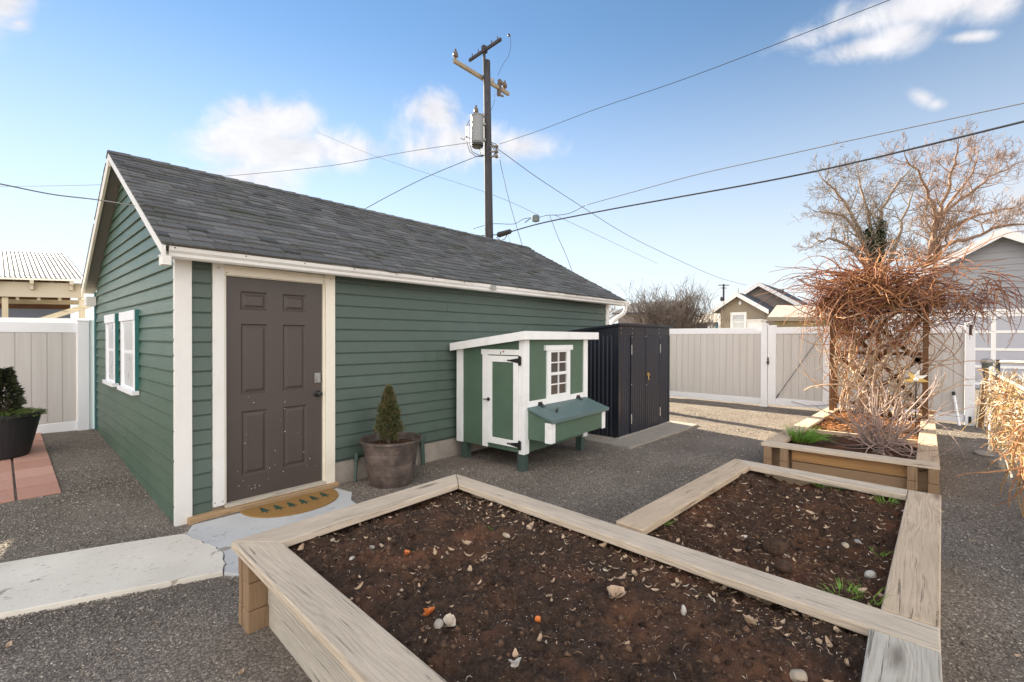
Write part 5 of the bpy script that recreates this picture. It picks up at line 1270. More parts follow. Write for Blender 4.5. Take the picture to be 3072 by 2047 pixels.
def wire(label, pts, r, mat='wire', grp='overhead wires', name='overhead_wire'):
    # pts: (overview x, y, distance); joined by a smooth curve
    P = [ov(x, y, d) for x, y, d in pts]; out = []
    if len(P) == 2: out = [P[0].lerp(P[1], t/12) for t in range(13)]
    else:
        for i in range(len(P)-1):
            p0, p1, p2, p3 = P[max(i-1, 0)], P[i], P[i+1], P[min(i+2, len(P)-1)]
            for k in range(8):
                t = k/8; out.append(.5*((2*p1)+(p2-p0)*t+(2*p0-5*p1+4*p2-p3)*t*t+(3*p1-p0-3*p2+p3)*t**3))
        out.append(P[-1])
    m = MB(); m.tube(out, r*.8, 5); return m.build(name, M[mat], smooth=True, label=label, cat='wire', group=grp, loc=tuple(P[0]))
wire('grey wire running left from the transformer behind the garage ridge', [(1078,328,14.8),(930,350,15.3),(780,378,16),(640,394,17),(490,407,18),(225,425,20),(-40,429,23)], .012, 'wire_light')
wire('twisted grey service drop crossing the gable from the left edge to the rake', [(-60,412,3.4),(0,423,3.55),(120,447,3.85),(220,459,4.05),(310,473,4.2)], .007, 'wire_light', name='service_drop')
wire('wire sagging from the pole down behind the garage ridge', [(1112,357,14.8),(1090,362,14.6),(985,405,13.7),(900,447,13),(825,488,12.3)], .013)
wire('straight thin wire descending from upper left across the pole to the cable splice', [(725,302,24),(870,362,21),(1110,440,17),(1237,494,15.4)], .009, 'wire_light')
wire('wire descending from the pole past the cables to the distant bungalow', [(1143,342,14.8),(1165,358,15),(1240,412,16.5),(1335,474,19),(1420,528,22),(1500,570,25),(1640,634,30),(1716,656,33)], .014)
wire('steep wire dropping from the pole to behind the far end of the roof', [(1147,352,14.8),(1152,385,14.6),(1175,480,14.4),(1208,590,14)], .011)
wire('thin primary wire rising from the pole to the top right', [(1143,333,15),(1240,300,13.8),(1370,251,12.3),(1600,172,10.4),(2045,0,8.3),(2140,-38,8.0)], .009)
wire('thick bundled cable crossing from the black splice case to the right edge', [(1170,534,14.8),(1250,512,14.2),(1390,484,13.1),(1550,455,12),(1760,417,10.7),(1960,375,9.6),(2360,278,7.9),(2420,262,7.7)], .026)
wire('thinner messenger wire above the thick cable on the right', [(1345,472,13.4),(1450,443,12.7),(1600,402,11.7),(1780,362,10.5),(1960,322,9.6),(2360,236,7.9),(2420,222,7.7)], .013, 'wire_light')
wire('slack wire dipping between the terminal box and the messenger wire', [(1085,527,15.4),(1130,515,15),(1180,515,14.8),(1205,503,14.7),(1237,500,14.5),(1258,495,14.2),(1290,494,13.9),(1315,488,13.7),(1345,472,13.4)], .012)
wire('cable passing behind the pole to the black splice case', [(1075,547,15.6),(1115,541,15.2),(1143,540,14.9)], .02)
wire('steep thin drop wire from the splice near the terminal box', [(1262,492,14.2),(1280,540,14.1),(1300,585,14),(1318,632,13.9)], .010)
wire('faint drop wire falling from the black splice case', [(1165,535,14.8),(1176,565,14.7),(1190,600,14.6)], .008, 'wire_light')
wire('faint long wire descending to the right behind the others', [(1275,495,15),(1340,525,18),(1420,563,22),(1510,606,28)], .010, 'wire_light')
t0_ = ov(1143, 541, 14.8); t1_ = ov(1176, 531, 14.6); t = thing('splice_case', tuple(t0_), 'black splice case hanging on the cable beside the pole', 'splice case')
m = MB(); m.tube([t0_, t0_.lerp(t1_, .08), t0_.lerp(t1_, .9), t1_], [.06, .09, .075, .02], 10); m.build('case_body', M['black_metal'], t)
m = MB(); m.tube([ov(x, y, 14.7) for x, y in ((1140,545),(1150,553),(1160,550),(1165,540))], .012, 5); m.build('case_loop', M['wire'], t)
bx_ = ov(1231, 501, 14.5); t = thing('terminal_box', tuple(bx_), 'small grey green terminal box hanging on the slack wire right of the pole', 'terminal box')
m = MB(); m.box(bx_.x-.09, bx_.x+.09, bx_.y-.09, bx_.y+.09, bx_.z-.12, bx_.z+.08); m.build('box_body', paint('grey_green_box', (.13,.16,.16), .5, .2), t, bevel=.02)
m = MB(); m.tube([bx_+Vector((-.1,.1,0)), ov(1215,505,14.6), ov(1206,512,14.6)], .014, 5); m.build('box_lead', M['wire'], t)
# far pole
fp = at(2170, 1000, 80); t = thing('utility_pole', (fp.x, fp.y, 0), 'tiny distant utility pole left of the tan bungalow', 'utility pole')
m = MB(); m.tube([(fp.x, fp.y, 0), (fp.x, fp.y, at(2170, 853, 80).z)], .16, 6); m.build('pole_shaft', M['pole_wood'], t)
m = MB(); z = at(2170, 856, 80).z; m.bar(Vector((fp.x, fp.y, z))-RT*.9, Vector((fp.x, fp.y, z))+RT*.9, .12, .14); m.bar(Vector((fp.x, fp.y, z-.5))-RT*.5, Vector((fp.x, fp.y, z-.5))+RT*.5, .1, .12); m.blob(Vector((fp.x,fp.y,z-2.4))-RT*.35, .28, 1, 1, 0, (1,1,1.6)); m.build('crossarm', M['pole_wood'], t)

# ================================================================== CARPORT BEYOND THE LEFT FENCE
cpd = thing('carport', tuple(Vector((at(100,1000,13).x, at(100,1000,13).y, 0))), 'open carport with a bright corrugated metal roof behind the left fence', 'carport')
r0 = at(-330, 812, 11.6); r1 = at(258, 847, 12.6); up0 = at(-330, 725, 15.2); up1 = at(262, 776, 16.4)
up0.z = up1.z = (up0.z+up1.z)/2; r0.z = r1.z = (r0.z+r1.z)/2
e = (r1-r0); ev = e.normalized(); L = e.length; s_ = ((up0-r0)+(up1-r1))*.5
m = MB(); n = int(L/.11); nn = ev.cross(s_).normalized()
if nn.z < 0: nn = -nn
for i in range(n*4):
    h = lambda k: nn*(.022*math.sin(k*math.pi/2)); q0 = r0+ev*(L*i/(n*4)); q1 = r0+ev*(L*(i+1)/(n*4))
    m.poly([q0+h(i), q1+h(i+1), q1+s_+h(i+1), q0+s_+h(i)])
m.build('metal_roof', M['metal_roof'], cpd, smooth=True)
hd = Vector((s_.x, s_.y, 0)).normalized()
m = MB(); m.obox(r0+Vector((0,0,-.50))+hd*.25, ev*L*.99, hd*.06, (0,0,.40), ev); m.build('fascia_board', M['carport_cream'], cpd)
m = MB(); m.obox(r0+Vector((0,0,-.06)), ev*L, hd*.03, (0,0,.05), ev); m.build('eave_trim', M['cream'], cpd)
for i in range(5):
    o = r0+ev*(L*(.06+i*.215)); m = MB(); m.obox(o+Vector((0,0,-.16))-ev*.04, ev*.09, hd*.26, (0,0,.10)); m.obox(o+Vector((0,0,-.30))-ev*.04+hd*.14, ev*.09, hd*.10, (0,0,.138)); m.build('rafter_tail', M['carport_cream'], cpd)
for i in range(9):
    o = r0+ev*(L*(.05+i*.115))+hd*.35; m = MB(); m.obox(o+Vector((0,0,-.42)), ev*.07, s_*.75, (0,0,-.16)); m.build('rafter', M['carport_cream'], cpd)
m = MB(); m.obox(r0+hd*1.6+Vector((0,0,-.62)), ev*L, hd*.09, (0,0,.13), ev); m.build('purlin', M['pale_wood'], cpd)
m = MB(); o = r0+hd*3.9; m.obox((o.x, o.y, -.1), ev*L, hd*.1, (0,0,2.55)); m.build('back_wall', M['steel_blue'], cpd)
m = MB(); m.obox((o.x, o.y, 2.455), ev*L, hd*.12, (0,0,1.6), ev); m.build('back_boards', M['arbor_wood'], cpd)
for k in (.03, .55, .97):
    o = r0+ev*(L*k)+hd*.32; m = MB(); m.obox((o.x, o.y, -.1), ev*.14, hd*.14, (0,0,r0.z-.42)); m.build('carport_post', M['pale_wood'], cpd)
m = MB(); m.bar(at(80, 974, 11.5), at(300, 906, 12.3), .09, .12); m.build('brace', M['pale_wood'], cpd)
wf = Vector((at(0,960,10.2).x, at(0,960,10.2).y)); t = thing('white_wall', (wf.x, wf.y, 0), 'low white wall just behind the left vinyl fence', 'wall')
m = MB(); o = at(-250, 950, 9.6); q_ = at(330, 955, 10.6); q_.z = o.z; d = q_-o; m.obox((o.x, o.y, -.1), d, Vector((-d.y, d.x, 0)).normalized()*.2, (0,0,o.z+.1)); m.build('wall_body', M['house_white'], t)

# ================================================================== HOUSES BEYOND THE BACK FENCE
def at_plane(o, n, px, py):
    d = ray(px, py); return EY + d*(((Vector(o)-EY).dot(n))/d.dot(n))
def lap(mb, corners_fn, z0, z1, step): pass
# --- blue grey garage on the right, facing the alley
GXR = 20.3
gg = thing('blue_grey_garage', (GXR, -1.65, 0), 'blue grey sided garage with a white gable fascia and a panelled door at the right', 'garage')
HY0, HY1, PKY = -5.0, 1.7, -1.655; PKZ = 4.78; gs = .60
def gzr(y): return PKZ - gs*abs(y-PKY)
m = MB(); z = 2.46; e = .19
while z < 4.7:
    w = (PKZ-.12-z)/gs; y0 = max(HY0, PKY-w); y1 = min(HY1, PKY+w)
    if y1 > y0: m.hexa([(GXR-.022,y0,z),(GXR,y0,z),(GXR,y1,z),(GXR-.022,y1,z),(GXR-.006,y0,z+e-.004),(GXR,y0,z+e-.004),(GXR,y1,z+e-.004),(GXR-.006,y1,z+e-.004)])
    z += e
m.build('gable_siding', M['blue_siding'], gg)
m = MB(); m.box(GXR+.01, GXR+8, HY0, HY1, -.1, 2.5); m.poly([(GXR+.012,HY0,2.5),(GXR+.012,HY1,2.5),(GXR+.012,HY1,gzr(HY1)-.05),(GXR+.012,PKY,PKZ-.05),(GXR+.012,HY0,gzr(HY0)-.05)]); m.build('wall', M['blue_siding'], gg)
m = MB()
for sg in (1, -1):
    ye = HY1+.45 if sg > 0 else HY0-.45
    m.hexa([(GXR-.40,ye,gzr(ye)-.06),(GXR+8.3,ye,gzr(ye)-.06),(GXR+8.3,PKY,PKZ-.06),(GXR-.40,PKY,PKZ-.06),(GXR-.40,ye,gzr(ye)+.05),(GXR+8.3,ye,gzr(ye)+.05),(GXR+8.3,PKY,PKZ+.05),(GXR-.40,PKY,PKZ+.05)])
m.build('roof', M['house_roof'], gg)
m = MB()
for sg in (1, -1):
    ye = HY1+.47 if sg > 0 else HY0-.47
    m.hexa([(GXR-.43,ye,gzr(ye)-.20),(GXR-.401,ye,gzr(ye)-.20),(GXR-.401,PKY,PKZ-.20),(GXR-.43,PKY,PKZ-.20),(GXR-.43,ye,gzr(ye)+.06),(GXR-.401,ye,gzr(ye)+.06),(GXR-.401,PKY,PKZ+.06),(GXR-.43,PKY,PKZ+.06)])
m.build('gable_fascia', M['house_white'], gg)
m = MB(); m.box(GXR-.06, GXR+.02, HY0, HY1, 2.32, 2.455); m.box(GXR-.05, GXR+.02, 1.0, 1.14, 0, 2.3195); m.build('door_header', M['house_white'], gg)
gd = None; m = MB(); m.box(GXR-.02, GXR+.0, -4.2, .98, 0.02, 2.315); gd = m.build('garage_door', M['lav_panel'], gg)
m = MB()
for z in (2.27, 1.769, 1.235, .701, .17): m.box(GXR-.036, GXR-.0205, -4.2, .98, z-.04, z+.04)
for y in (.94, -.28, -1.514, -2.75, -3.98):
    for z0, z1 in ((1.8095, 2.2295), (1.2755, 1.7285), (.7415, 1.1945), (.2105, .6605)): m.box(GXR-.034, GXR-.0205, y-.055, y+.055, z0, z1)
m.build('door_grid', M['house_white'], gd)
# --- tan bungalow with two gables
BD = 28.0
bo = at(2217, 985, BD); bn = Vector((1, 0, 0))
bun = thing('bungalow', (bo.x, bo.y, 0), 'tan bungalow with two gables and a white window beyond the back fence', 'house')
bs = Vector((-bn.y, bn.x, 0))*-1     # to the right
def hp(px, py, back=0.0): return at_plane(bo+bn*back, bn, px, py)
def hbox(mb, p, q, d0, d1):
    # rectangle p (left top) .. q (right bottom) on the facade, from depth d0 to d1 behind it
    w = (q-p).dot(bs); h = p.z-q.z; o = p+bn*d0; mb.obox((o.x, o.y, q.z), bs*w, bn*(d1-d0), (0,0,h))
def gable(parent, pk, el, er, wl, wr, back, depth, wallm, over=.45, zb=-.1, cour=.12, fw=.16):
    PK, EL, ER = hp(*pk, back), hp(*el, back), hp(*er, back); WL, WR = hp(wl, 960, back), hp(wr, 960, back)
    def zt(p):
        s = (p-PK).dot(bs); return PK.z + (EL.z-PK.z)*(s/((EL-PK).dot(bs))) if s < 0 else PK.z + (ER.z-PK.z)*(s/((ER-PK).dot(bs)))
    m = MB(); pts = [Vector((WL.x, WL.y, zb)), Vector((WR.x, WR.y, zb)), Vector((WR.x, WR.y, zt(WR)-.1)), Vector((PK.x, PK.y, PK.z-.1)), Vector((WL.x, WL.y, zt(WL)-.1))]
    b = len(m.v); m.v += [tuple(p) for p in pts]+[tuple(p+bn*depth) for p in pts]; m.face((0,1,2,3,4)[::-1]); m.face((5,6,7,8,9))
    for i in range(5): j = (i+1)%5; m.face((i, j, 5+j, 5+i))
    m.build('wall', wallm, parent)
    m = MB(); z = .2
    while z < PK.z-.15:
        # clapboard shadow lines as thin proud strips
        def edge(s_end, e_end):
            f = (PK.z-.1-z)/(PK.z-.1-(zt(s_end)-.1)); return Vector((PK.x, PK.y, 0)).lerp(Vector((s_end.x, s_end.y, 0)), min(1, f))
        a, c = edge(WL, EL), edge(WR, ER); w = (c-a).dot(bs)
        if w > .05: m.obox((a.x-bn.x*.018, a.y-bn.y*.018, z), bs*w, bn*.0175, (0,0,cour*.35))
        z += cour
    m.build('clapboards', wallm, parent)
    m = MB(); f = MB()
    for E in (EL, ER):
        o = -bn*over; t = Vector((0,0,.10)); A = [E+o, PK+o, PK+bn*depth, E+bn*depth]; 
        if (E-PK).dot(bs) > 0: A = A[::-1]
        m.hexa([x-t*.2 for x in A]+[x+t for x in A])
        d = E-PK; f.hexa([PK+o-bn*.04-Vector((0,0,fw)), E+o-bn*.04-Vector((0,0,fw)), E+o-bn*.001-Vector((0,0,fw)), PK+o-bn*.001-Vector((0,0,fw)), PK+o-bn*.04+t*1.1, E+o-bn*.04+t*1.1, E+o-bn*.001+t*1.1, PK+o-bn*.001+t*1.1])
    m.build('roof', M['house_roof'], parent); f.build('gable_fascia', M['house_white'], parent)
gable(bun, (2217.5, 884), (2138, 938), (2312, 936), 2162, 2292, 0, 7, M['tan_siding'])
gable(bun, (2281, 853), (2200, 905), (2440, 936), 2230, 2420, 3.2, 6, M['taupe_siding'])
m = MB(); hbox(m, hp(2192,938), hp(2240,992), -.06, -.019); w = m.build('window', M['house_white'], bun)
m = MB(); hbox(m, hp(2199,946), hp(2233,965), -.066, -.061); hbox(m, hp(2199,968), hp(2233,990), -.066, -.061); m.build('window_pane', M['blind'], w)
m = MB(); hbox(m, hp(2200,947), hp(2232,950), -.07, -.0665); hbox(m, hp(2200,954), hp(2232,956), -.07, -.0665); m.build('window_blind', M['lav_panel'], w)
m = MB(); hbox(m, hp(2273,871,3.2), hp(2304,902,3.2), 3.2-.06, 3.2-.019); v = m.build('attic_vent', M['taupe_siding'], bun)
m = MB(); hbox(m, hp(2282,879,3.2), hp(2294,891,3.2), 3.2-.07, 3.2-.0605); m.build('vent_louver', M['black_metal'], v)
m = MB(); c = hp(2221,909); m.blob(c-bn*.06, .12, 1, 2, 0, (.8,.8,1.2)); m.build('wall_lamp', M['house_white'], bun)
m = MB(); c = hp(2160,945); m.tube([c-bn*.06, Vector((c.x,c.y,0))-bn*.06], .06, 6); m.build('downspout', M['house_white'], bun)
m = MB(); c = hp(2318,930,1.0); m.tube([hp(2317,880,3.0)+bn*2.9, Vector(hp(2317,880,3.0)+bn*2.9)+Vector((0,0,.5))], .05, 6); m.build('vent_pipe', M['wire'], bun)
d0 = hp(2214, 880); t = thing('satellite_dish', tuple(d0), 'small satellite dish on the ridge of the tan bungalow', 'satellite dish')
m = MB(); m.tube([d0-Vector((0,0,.05)), d0+Vector((0,0,.3))], .03, 6); m.build('dish_mast', M['galv'], t)
m = MB(); m.lathe([(0,0),(.15,.02),(.28,.08),(.29,.09),(.15,.035),(0,.015)], (0,0,0), 14); o = m.build('dish_bowl', M['galv'], t); o.rotation_euler = (R(75), 0, R(60)); o.location = (0,0,.45)
p = hp(2241, 960, -1.5); q_ = hp(2282, 990, -1.5); t = thing('white_shed', (p.x, p.y, 0), 'small white panelled shed in front of the tan bungalow', 'shed')
m = MB(); w = (q_-p).dot(bs); m.obox((p.x, p.y, -.1), bs*w, bn*1.2, (0,0,p.z+.05)); m.build('shed_body', M['house_white'], t)
m = MB(); m.obox(Vector((p.x,p.y,.3))+bs*.08-bn*.012, bs*(w-.16), bn*.011, (0,0,p.z-.52)); m.build('shed_panel', M['vinyl_white'], t)
m = MB(); m.obox(Vector((p.x,p.y,p.z-.05))-bs*.05-bn*.05, bs*(w+.1), bn*1.3, (0,0,.07)); m.build('shed_roof', M['house_white'], t)
# --- low yellow tan outbuilding
YD = 20.0; yo = at(2325, 985, YD); yb = thing('outbuilding', (yo.x, yo.y, 0), 'low yellow tan outbuilding with a pale grey roof beside the bungalow', 'outbuilding')
yn = bn; ys2 = bs
p0 = at_plane(yo, yn, 2325, 957); p1 = at_plane(yo, yn, 2640, 957); m = MB(); w = (p1-p0).dot(ys2); m.obox((p0.x, p0.y, -.1), ys2*w, yn*4, (0,0,p0.z+.1)); m.build('wall', M['yellow_siding'], yb)
m = MB()
for i in range(int(w/.2)): o = p0+ys2*(i*.2); m.obox((o.x-yn.x*.012, o.y-yn.y*.012, 0), ys2*.03, yn*.0115, (0,0,p0.z-.01))
m.build('board_battens', M['yellow_siding'], yb)
e0_ = at_plane(yo-yn*.4, yn, 2302, 952); e1_ = at_plane(yo-yn*.4, yn, 2660, 952); t0 = at_plane(yo+yn*2.4, yn, 2330, 916); t1 = at_plane(yo+yn*2.4, yn, 2660, 916)
m = MB(); th = Vector((0,0,.09)); m.hexa([e0_-th, e1_-th, t1-th, t0-th, e0_, e1_, t1, t0]); b2_ = [t0, t1, t1+yn*2.6-Vector((0,0,1)), t0+yn*2.6-Vector((0,0,1))]; m.hexa([x-th for x in b2_]+b2_); m.build('roof', M['tan_roof'], yb)
m = MB(); d = e1_-e0_; m.obox(e0_-yn*.03-Vector((0,0,.16)), d, yn*.029, (0,0,.17)); m.build('eave_fascia', M['tan_siding'], yb)
# --- far houses
def simple_house(name, label, d, x0, x1, yw, ye, yr, wm, rm, depth=6, wins=()):
    o = at((x0+x1)/2, 1000, d); t = thing(name, (o.x, o.y, 0), label, 'house')
    P = lambda x, y, b=0: at_plane(o+bn*b, bn, x, y)
    a, b_ = P(x0, ye), P(x1, ye); w = (b_-a).dot(bs)
    m = MB(); m.obox((a.x, a.y, -.1), bs*w, bn*depth, (0,0,a.z+.1)); m.build('wall', wm, t)
    A, B = a-bs*.3-bn*.4, a+bs*(w+.3)-bn*.4; A.z = B.z = a.z; z = P((x0+x1)/2, yr, depth/2).z; C_, D_ = B+bn*(depth/2+.4), A+bn*(depth/2+.4); C_.z = D_.z = z; E_, F_ = C_+bn*(depth/2+.4), D_+bn*(depth/2+.4); E_.z = F_.z = a.z
    m = MB(); th = Vector((0,0,.12)); 
    for Q in ([A, B, C_, D_], [D_, C_, E_, F_]): m.hexa([x-th for x in Q]+Q)
    m.build('roof', rm, t)
    for (wx0, wx1, wy0, wy1, mt) in wins:
        p, q_ = P(wx0, wy0), P(wx1, wy1); m = MB(); m.obox((p.x-bn.x*.05, p.y-bn.y*.05, q_.z), bs*((q_-p).dot(bs)), bn*.045, (0,0,p.z-q_.z)); m.build('window', M[mt], t)
simple_house('distant_house', 'distant brown house with a grey roof seen past the garage gutter', 36, 1855, 1985, 985, 940, 908, M['taupe_siding'], M['house_roof'])
simple_house('distant_house', 'distant low house with dark teal windows behind the bare shrub tree', 48, 2072, 2185, 985, 968, 940, M['house_white'], M['tan_roof'], 8, ((2074,2086,970,986,'blue_wall'), (2088,2122,971,986,'glass_dark'), (2127,2142,971,986,'blind'), (2146,2163,969,986,'blue_wall')))
# ================================================================== BARE TREES
def branch(mb, q, p, d, L, r, lvl, maxl, spread=.75, up=.12, wig=.16, kids=(3, 5), shrink=.62, tip=.006):
    n = max(4, int(5-lvl*.3)+2); P = [p.copy()]; rad = [r]; d = d.normalized()
    for i in range(n):
        d = (d + Vector((q.gauss(0, wig), q.gauss(0, wig), q.gauss(0, wig)+up*.3))).normalized()
        P.append(P[-1]+d*L/n); rad.append(max(tip, r*(1-.62*(i+1)/n)))
    mb.tube(P, rad, 6 if lvl < 2 else (4 if lvl < 3 else 3), cap=False)
    if lvl >= maxl: return
    k = q.randint(*kids)
    for j in range(k):
        t = q.uniform(.25, 1.0); i = min(n-1, int(t*n)); f = t*n-i; b = P[i].lerp(P[i+1], min(1, f)); dd = (P[i+1]-P[i]).normalized()
        s = dd.cross(Vector((q.uniform(-1,1), q.uniform(-1,1), q.uniform(-1,1)))).normalized()
        nd = (dd*(1-spread*.5)+s*spread+Vector((0,0,up))).normalized()
        branch(mb, q, b, nd, L*shrink*q.uniform(.75, 1.2), rad[i]*.62, lvl+1, maxl, spread, up, wig, kids, shrink, tip)
    nd = d; branch(mb, q, P[-1], nd, L*shrink*q.uniform(.8, 1.1), rad[-1]*.95, lvl+1, maxl, spread, up, wig, kids, shrink, tip)
def stem_tree(name, label, depth, stems, mat, seed, r0, sub, group=None, leafr=.0075):
    q = random.Random(seed); first = stems[0][0]
    b = ov(first[0], first[1], depth); t = thing(name, (b.x, b.y, 0), label, 'tree', group)
    tr, cr = MB(), MB()
    tr.tube([Vector((b.x, b.y, -.2)), Vector((b.x, b.y, b.z*.5)), b+Vector((0,0,.1))], [r0*1.25, r0*1.05, r0], 9)
    for S in stems:
        dz = q.uniform(-1.6, 1.6); P = []
        for i, (x, y) in enumerate(S): P.append(ov(x, y, depth+dz*i/max(1, len(S)-1)))
        Q = []
        for i in range(len(P)-1):
            p0, p1, p2, p3 = P[max(i-1,0)], P[i], P[i+1], P[min(i+2,len(P)-1)]
            for k in range(4):
                s = k/4; Q.append(.5*((2*p1)+(p2-p0)*s+(2*p0-5*p1+4*p2-p3)*s*s+(3*p1-p0-3*p2+p3)*s**3)+Vector((q.gauss(0,.04), q.gauss(0,.04), q.gauss(0,.03)))*(i+k > 0))
        Q.append(P[-1]); n = len(Q); rs_ = S_r(r0, n)
        tr.tube(Q, rs_, 7)
        for i in range(2, n):
            for _ in range(sub[0]):
                dd = (Q[i]-Q[i-1]).normalized(); s = dd.cross(Vector((q.uniform(-1,1), q.uniform(-1,1), q.uniform(-1,1)))).normalized()
                nd = (dd*.45+s*.9+Vector((0,0,.22))).normalized()
                branch(cr, q, Q[i-1].lerp(Q[i], q.random()), nd, sub[1]*q.uniform(.6, 1.25)*(1-.35*i/n), max(.022, rs_[i]*.45), 1, sub[2], .78, .10, .11, (2, 4), .62, leafr)
        branch(cr, q, Q[-1], (Q[-1]-Q[-2]), sub[1]*.6, rs_[-1]*.9, 1, sub[2], .6, .10, .11, (2, 3), .6, leafr)
    tr.build('trunk', M[mat], t, smooth=True); cr.build('crown', M[mat], t)
    return t
def S_r(r0, n): return [max(.03, r0*.62*(1-.72*i/(n-1))) for i in range(n)]
lt = stem_tree('bare_tree', 'bare many stemmed tree with ivy on two stems, left of the taller bare tree', 24,
    [[(2016,650),(1990,570),(1955,490),(1918,440),(1893,415)], [(2016,650),(1965,580),(1915,550),(1878,556)], [(2018,650),(1978,550),(1935,497),(1888,487)], [(2018,650),(2003,545),(1988,470),(1972,400)], [(2020,650),(2022,550),(2030,480),(2062,425),(2088,395)], [(2022,650),(2052,580),(2075,510),(2095,450)]], 'bark', 5, .20, (1, 1.3, 4))
m = MB(); q = random.Random(12)
for S in ([(2003,650),(2001,560),(1996,528)], [(2020,650),(2023,560),(2026,510)]):
    P = [ov(x, y, 23.9) for x, y in S]
    for _ in range(1500):
        i = q.randint(0, len(P)-2); c = P[i].lerp(P[i+1], q.random())+Vector((q.gauss(0,.11), q.gauss(0,.11), q.gauss(0,.1))); s = .05
        a = Vector((q.uniform(-1,1), q.uniform(-1,1), q.uniform(-1,1))).normalized()*s; b = a.cross(Vector((q.uniform(-1,1), q.uniform(-1,1), q.uniform(-1,1)))).normalized()*s
        m.poly([c-a, c+b, c+a, c-b])
m.build('ivy', M['ivy'], lt)
stem_tree('bare_tree', 'taller bare tree with reddish branches at the right, partly behind the blue grey garage', 26,
    [[(2132,650),(2136,580),(2150,505),(2132,440),(2108,395),(2085,370)], [(2134,650),(2140,570),(2152,500),(2180,440),(2190,385),(2200,345)], [(2136,650),(2146,570),(2160,500),(2222,450),(2275,408),(2318,388)], [(2136,650),(2150,560),(2200,515),(2265,490),(2335,478)], [(2134,650),(2142,560),(2165,490),(2225,410),(2245,365)], [(2138,650),(2165,570),(2230,548),(2300,520),(2360,515)]], 'bark_red', 8, .22, (1, 1.35, 4))
# vase shaped multi stem tree over the shed
sb_ = at(2010, 985, 22); t = thing('bare_shrub_tree', (sb_.x, sb_.y, 0), 'dense grey brown leafless shrub tree with many upright stems behind the metal shed', 'tree')
q = random.Random(31); m1, m2 = MB(), MB()
for i in range(30):
    a = q.uniform(0, 6.283); tl = q.uniform(.05, .56); d = Vector((math.cos(a)*tl, math.sin(a)*tl, 1)); p = Vector((sb_.x+math.cos(a)*.3, sb_.y+math.sin(a)*.3, -.1)); L = q.uniform(2.3, 3.1)/(1+.25*tl)
    P = cane(q, p, d, L, 10, .07, -.01, .055, .022, m1, 5)
    for k in range(9):
        j = q.randint(4, 10); dd = (P[j]-P[j-1]).normalized(); branch(m2, q, P[j], dd+Vector((q.uniform(-.6,.6), q.uniform(-.6,.6), .25)), q.uniform(.6, 1.15), .018, 2, 4, .6, .15, .16, (2, 4), .62, .006)
m1.build('trunk', M['bark_dark'], t); m2.build('crown', M['bark_dark'], t)
p = at(1795, 985, 30); t = thing('bare_tree', (p.x, p.y, 0), 'small bare treetop just showing over the far roof edge of the garage', 'tree'); q = random.Random(6)
m1, m2 = MB(), MB(); m1.tube([(p.x, p.y, -.1), (p.x+.1, p.y, 1.8), (p.x, p.y+.1, 2.8)], [.14, .1, .08], 6)
for i in range(12): branch(m2, q, Vector((p.x, p.y, 2.2+q.random()*.6)), Vector((q.uniform(-.9,.9), q.uniform(-.9,.9), 1)), q.uniform(.9, 1.5), .05, 1, 4, .7, .12, .18, (2, 3), .62, .008)
m1.build('trunk', M['bark'], t); m2.build('crown', M['bark'], t)

# ================================================================== SKY, SUN, CAMERA
SUN_AZ_X, SUN_EL = .22, R(23.4)
sd = Vector((SUN_AZ_X, 1, 0)).normalized()*math.cos(SUN_EL) + Vector((0, 0, math.sin(SUN_EL)))
w = bpy.data.worlds.new('World'); SC.world = w; w.use_nodes = True; nt = w.node_tree; nt.nodes.clear()
def N(ty, **kw):
    x = nt.nodes.new(ty)
    for k, v in kw.items(): setattr(x, k, v)
    return x
def ma(op, a, b=None, c=None, clamp=False):
    x = N('ShaderNodeMath', operation=op); x.use_clamp = clamp
    for i, v in enumerate((a, b, c)):
        if v is None: continue
        if hasattr(v, 'links'): nt.links.new(v, x.inputs[i])
        else: x.inputs[i].default_value = v
    return x.outputs[0]
sky = N('ShaderNodeTexSky'); sky.sky_type = 'NISHITA'; sky.sun_disc = False; sky.sun_elevation = SUN_EL; sky.sun_rotation = math.atan2(SUN_AZ_X, 1)
sky.air_density = SKY_AIR; sky.dust_density = SKY_DUST; sky.ozone_density = SKY_OZ
tc_ = N('ShaderNodeTexCoord'); gen = tc_.outputs['Generated']
def dot(v):
    x = N('ShaderNodeVectorMath', operation='DOT_PRODUCT'); nt.links.new(gen, x.inputs[0]); x.inputs[1].default_value = v; return x.outputs['Value']
fw_, rt_, up_ = dot(tuple(_f)), dot(tuple(_r)), dot((0,0,1))     # fixed compass directions: into the yard, to its right, up
fpos = ma('MAXIMUM', fw_, .05); U = ma('DIVIDE', rt_, fpos); V = ma('DIVIDE', up_, fpos)
nz = N('ShaderNodeTexNoise'); nz.inputs['Scale'].default_value = 4.2; nz.inputs['Detail'].default_value = 7; nz.inputs['Roughness'].default_value = .55; nt.links.new(gen, nz.inputs['Vector'])
nz2 = N('ShaderNodeTexNoise'); nz2.inputs['Scale'].default_value = 11; nz2.inputs['Detail'].default_value = 8; nz2.inputs['Roughness'].default_value = .62; nz2.inputs['Distortion'].default_value = .5; nt.links.new(gen, nz2.inputs['Vector'])
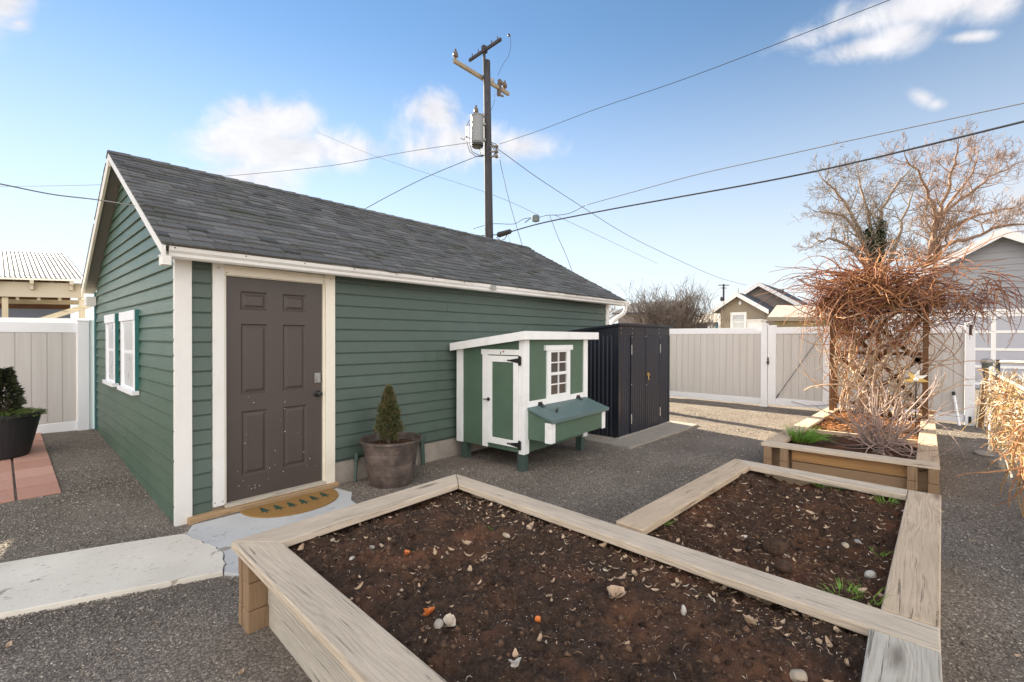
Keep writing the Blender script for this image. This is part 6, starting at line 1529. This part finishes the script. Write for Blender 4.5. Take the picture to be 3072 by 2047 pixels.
# cloud puffs: azimuth/elevation tangents, half widths, tilt, weight
CL = CLOUDS
acc = None
for (x, y, a, b, ang, wt) in CL:
    cu, cv = (x-1536)/1386.6, (1015-y)/1386.6; ca, sa = math.cos(R(ang)), math.sin(R(ang))
    du = ma('SUBTRACT', U, cu); dv = ma('SUBTRACT', V, cv)
    p = ma('ADD', ma('MULTIPLY', du, ca*1386.6/a), ma('MULTIPLY', dv, sa*1386.6/a)); r_ = ma('ADD', ma('MULTIPLY', du, -sa*1386.6/b), ma('MULTIPLY', dv, ca*1386.6/b))
    e = ma('SQRT', ma('ADD', ma('MULTIPLY', p, p), ma('MULTIPLY', r_, r_))); v = ma('MULTIPLY', ma('SUBTRACT', 1.5, e), wt)
    acc = v if acc is None else ma('SMOOTH_MAX', acc, v, .25)
nn_ = ma('ADD', ma('MULTIPLY', ma('SUBTRACT', nz.outputs['Fac'], .5), 2.3), ma('MULTIPLY', ma('SUBTRACT', nz2.outputs['Fac'], .5), 2.0))
cm = N('ShaderNodeMapRange'); cm.interpolation_type = 'SMOOTHSTEP'; cm.inputs['From Min'].default_value = .0; cm.inputs['From Max'].default_value = 1.15
nt.links.new(ma('ADD', acc, nn_), cm.inputs['Value']); cmask = ma('MULTIPLY', cm.outputs[0], ma('GREATER_THAN', fw_, .1))
# unseen bright cloud behind the view, added as fill for the shaded faces
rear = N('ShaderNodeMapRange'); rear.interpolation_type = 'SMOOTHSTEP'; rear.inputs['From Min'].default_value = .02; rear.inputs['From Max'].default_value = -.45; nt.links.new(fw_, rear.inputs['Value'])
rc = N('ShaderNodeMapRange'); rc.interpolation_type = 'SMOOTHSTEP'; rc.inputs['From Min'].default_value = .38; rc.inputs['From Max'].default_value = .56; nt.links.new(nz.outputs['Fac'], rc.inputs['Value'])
rear_fill_mask = ma('MULTIPLY', rear.outputs[0], rc.outputs[0])
hsv = N('ShaderNodeHueSaturation'); hsv.inputs['Saturation'].default_value = SKY_SAT; hsv.inputs['Value'].default_value = SKY_VAL; hsv.inputs['Hue'].default_value = SKY_HUE; nt.links.new(sky.outputs[0], hsv.inputs['Color'])
hz = N('ShaderNodeMapRange'); hz.interpolation_type = 'SMOOTHSTEP'; hz.inputs['From Min'].default_value = SKY_H0; hz.inputs['From Max'].default_value = -.02; nt.links.new(up_, hz.inputs['Value'])
m0 = N('ShaderNodeMix'); m0.data_type = 'RGBA'; nt.links.new(ma('MULTIPLY', hz.outputs[0], SKY_HF), m0.inputs[0]); nt.links.new(hsv.outputs[0], m0.inputs[6]); m0.inputs[7].default_value = SKY_HC
m1 = N('ShaderNodeMix'); m1.data_type = 'RGBA'; nt.links.new(ma('MULTIPLY', cmask, .93), m1.inputs[0]); nt.links.new(m0.outputs[2], m1.inputs[6]); csh = N('ShaderNodeMix'); csh.data_type = 'RGBA'; csh.inputs[6].default_value = tuple(c*.80 for c in CLOUD_C[:3])+(1,); csh.inputs[7].default_value = CLOUD_C; cr2 = N('ShaderNodeMapRange'); cr2.inputs['From Min'].default_value = .35; cr2.inputs['From Max'].default_value = .62; nt.links.new(nz2.outputs['Fac'], cr2.inputs['Value']); nt.links.new(cr2.outputs[0], csh.inputs[0]); nt.links.new(csh.outputs[2], m1.inputs[7])
m2 = N('ShaderNodeMix'); m2.data_type = 'RGBA'; nt.links.new(rear_fill_mask, m2.inputs[0]); nt.links.new(m1.outputs[2], m2.inputs[6]); m2.inputs[7].default_value = REAR_FILL_C
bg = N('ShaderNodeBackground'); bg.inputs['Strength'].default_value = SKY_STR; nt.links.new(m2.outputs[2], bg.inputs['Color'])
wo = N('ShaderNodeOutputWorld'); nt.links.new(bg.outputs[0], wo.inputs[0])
sl = bpy.data.lights.new('sun', 'SUN'); sl.energy = SUN_E; sl.angle = R(.53); sl.color = (1.0, .87, .66)
so = bpy.data.objects.new('sun', sl); COL.objects.link(so); so.rotation_euler = sd.to_track_quat('Z', 'Y').to_euler(); so.location = (0, 0, 30)
cam = bpy.data.cameras.new('camera'); co_ = bpy.data.objects.new('camera', cam); COL.objects.link(co_)
cam.sensor_fit = 'HORIZONTAL'; cam.sensor_width = 36; cam.lens = FPX/3072*36; cam.clip_end = 2000; cam.clip_start = .05
co_.matrix_world = Matrix(((RT.x, UP.x, -FW.x, 0), (RT.y, UP.y, -FW.y, 0), (RT.z, UP.z, -FW.z, EYE), (0, 0, 0, 1)))
SC.camera = co_
SC.view_settings.view_transform = 'Standard'; SC.view_settings.look = 'None'; SC.view_settings.exposure = EXPOSURE; SC.view_settings.gamma = 1
SC.cycles.max_bounces = 8; SC.cycles.diffuse_bounces = 4
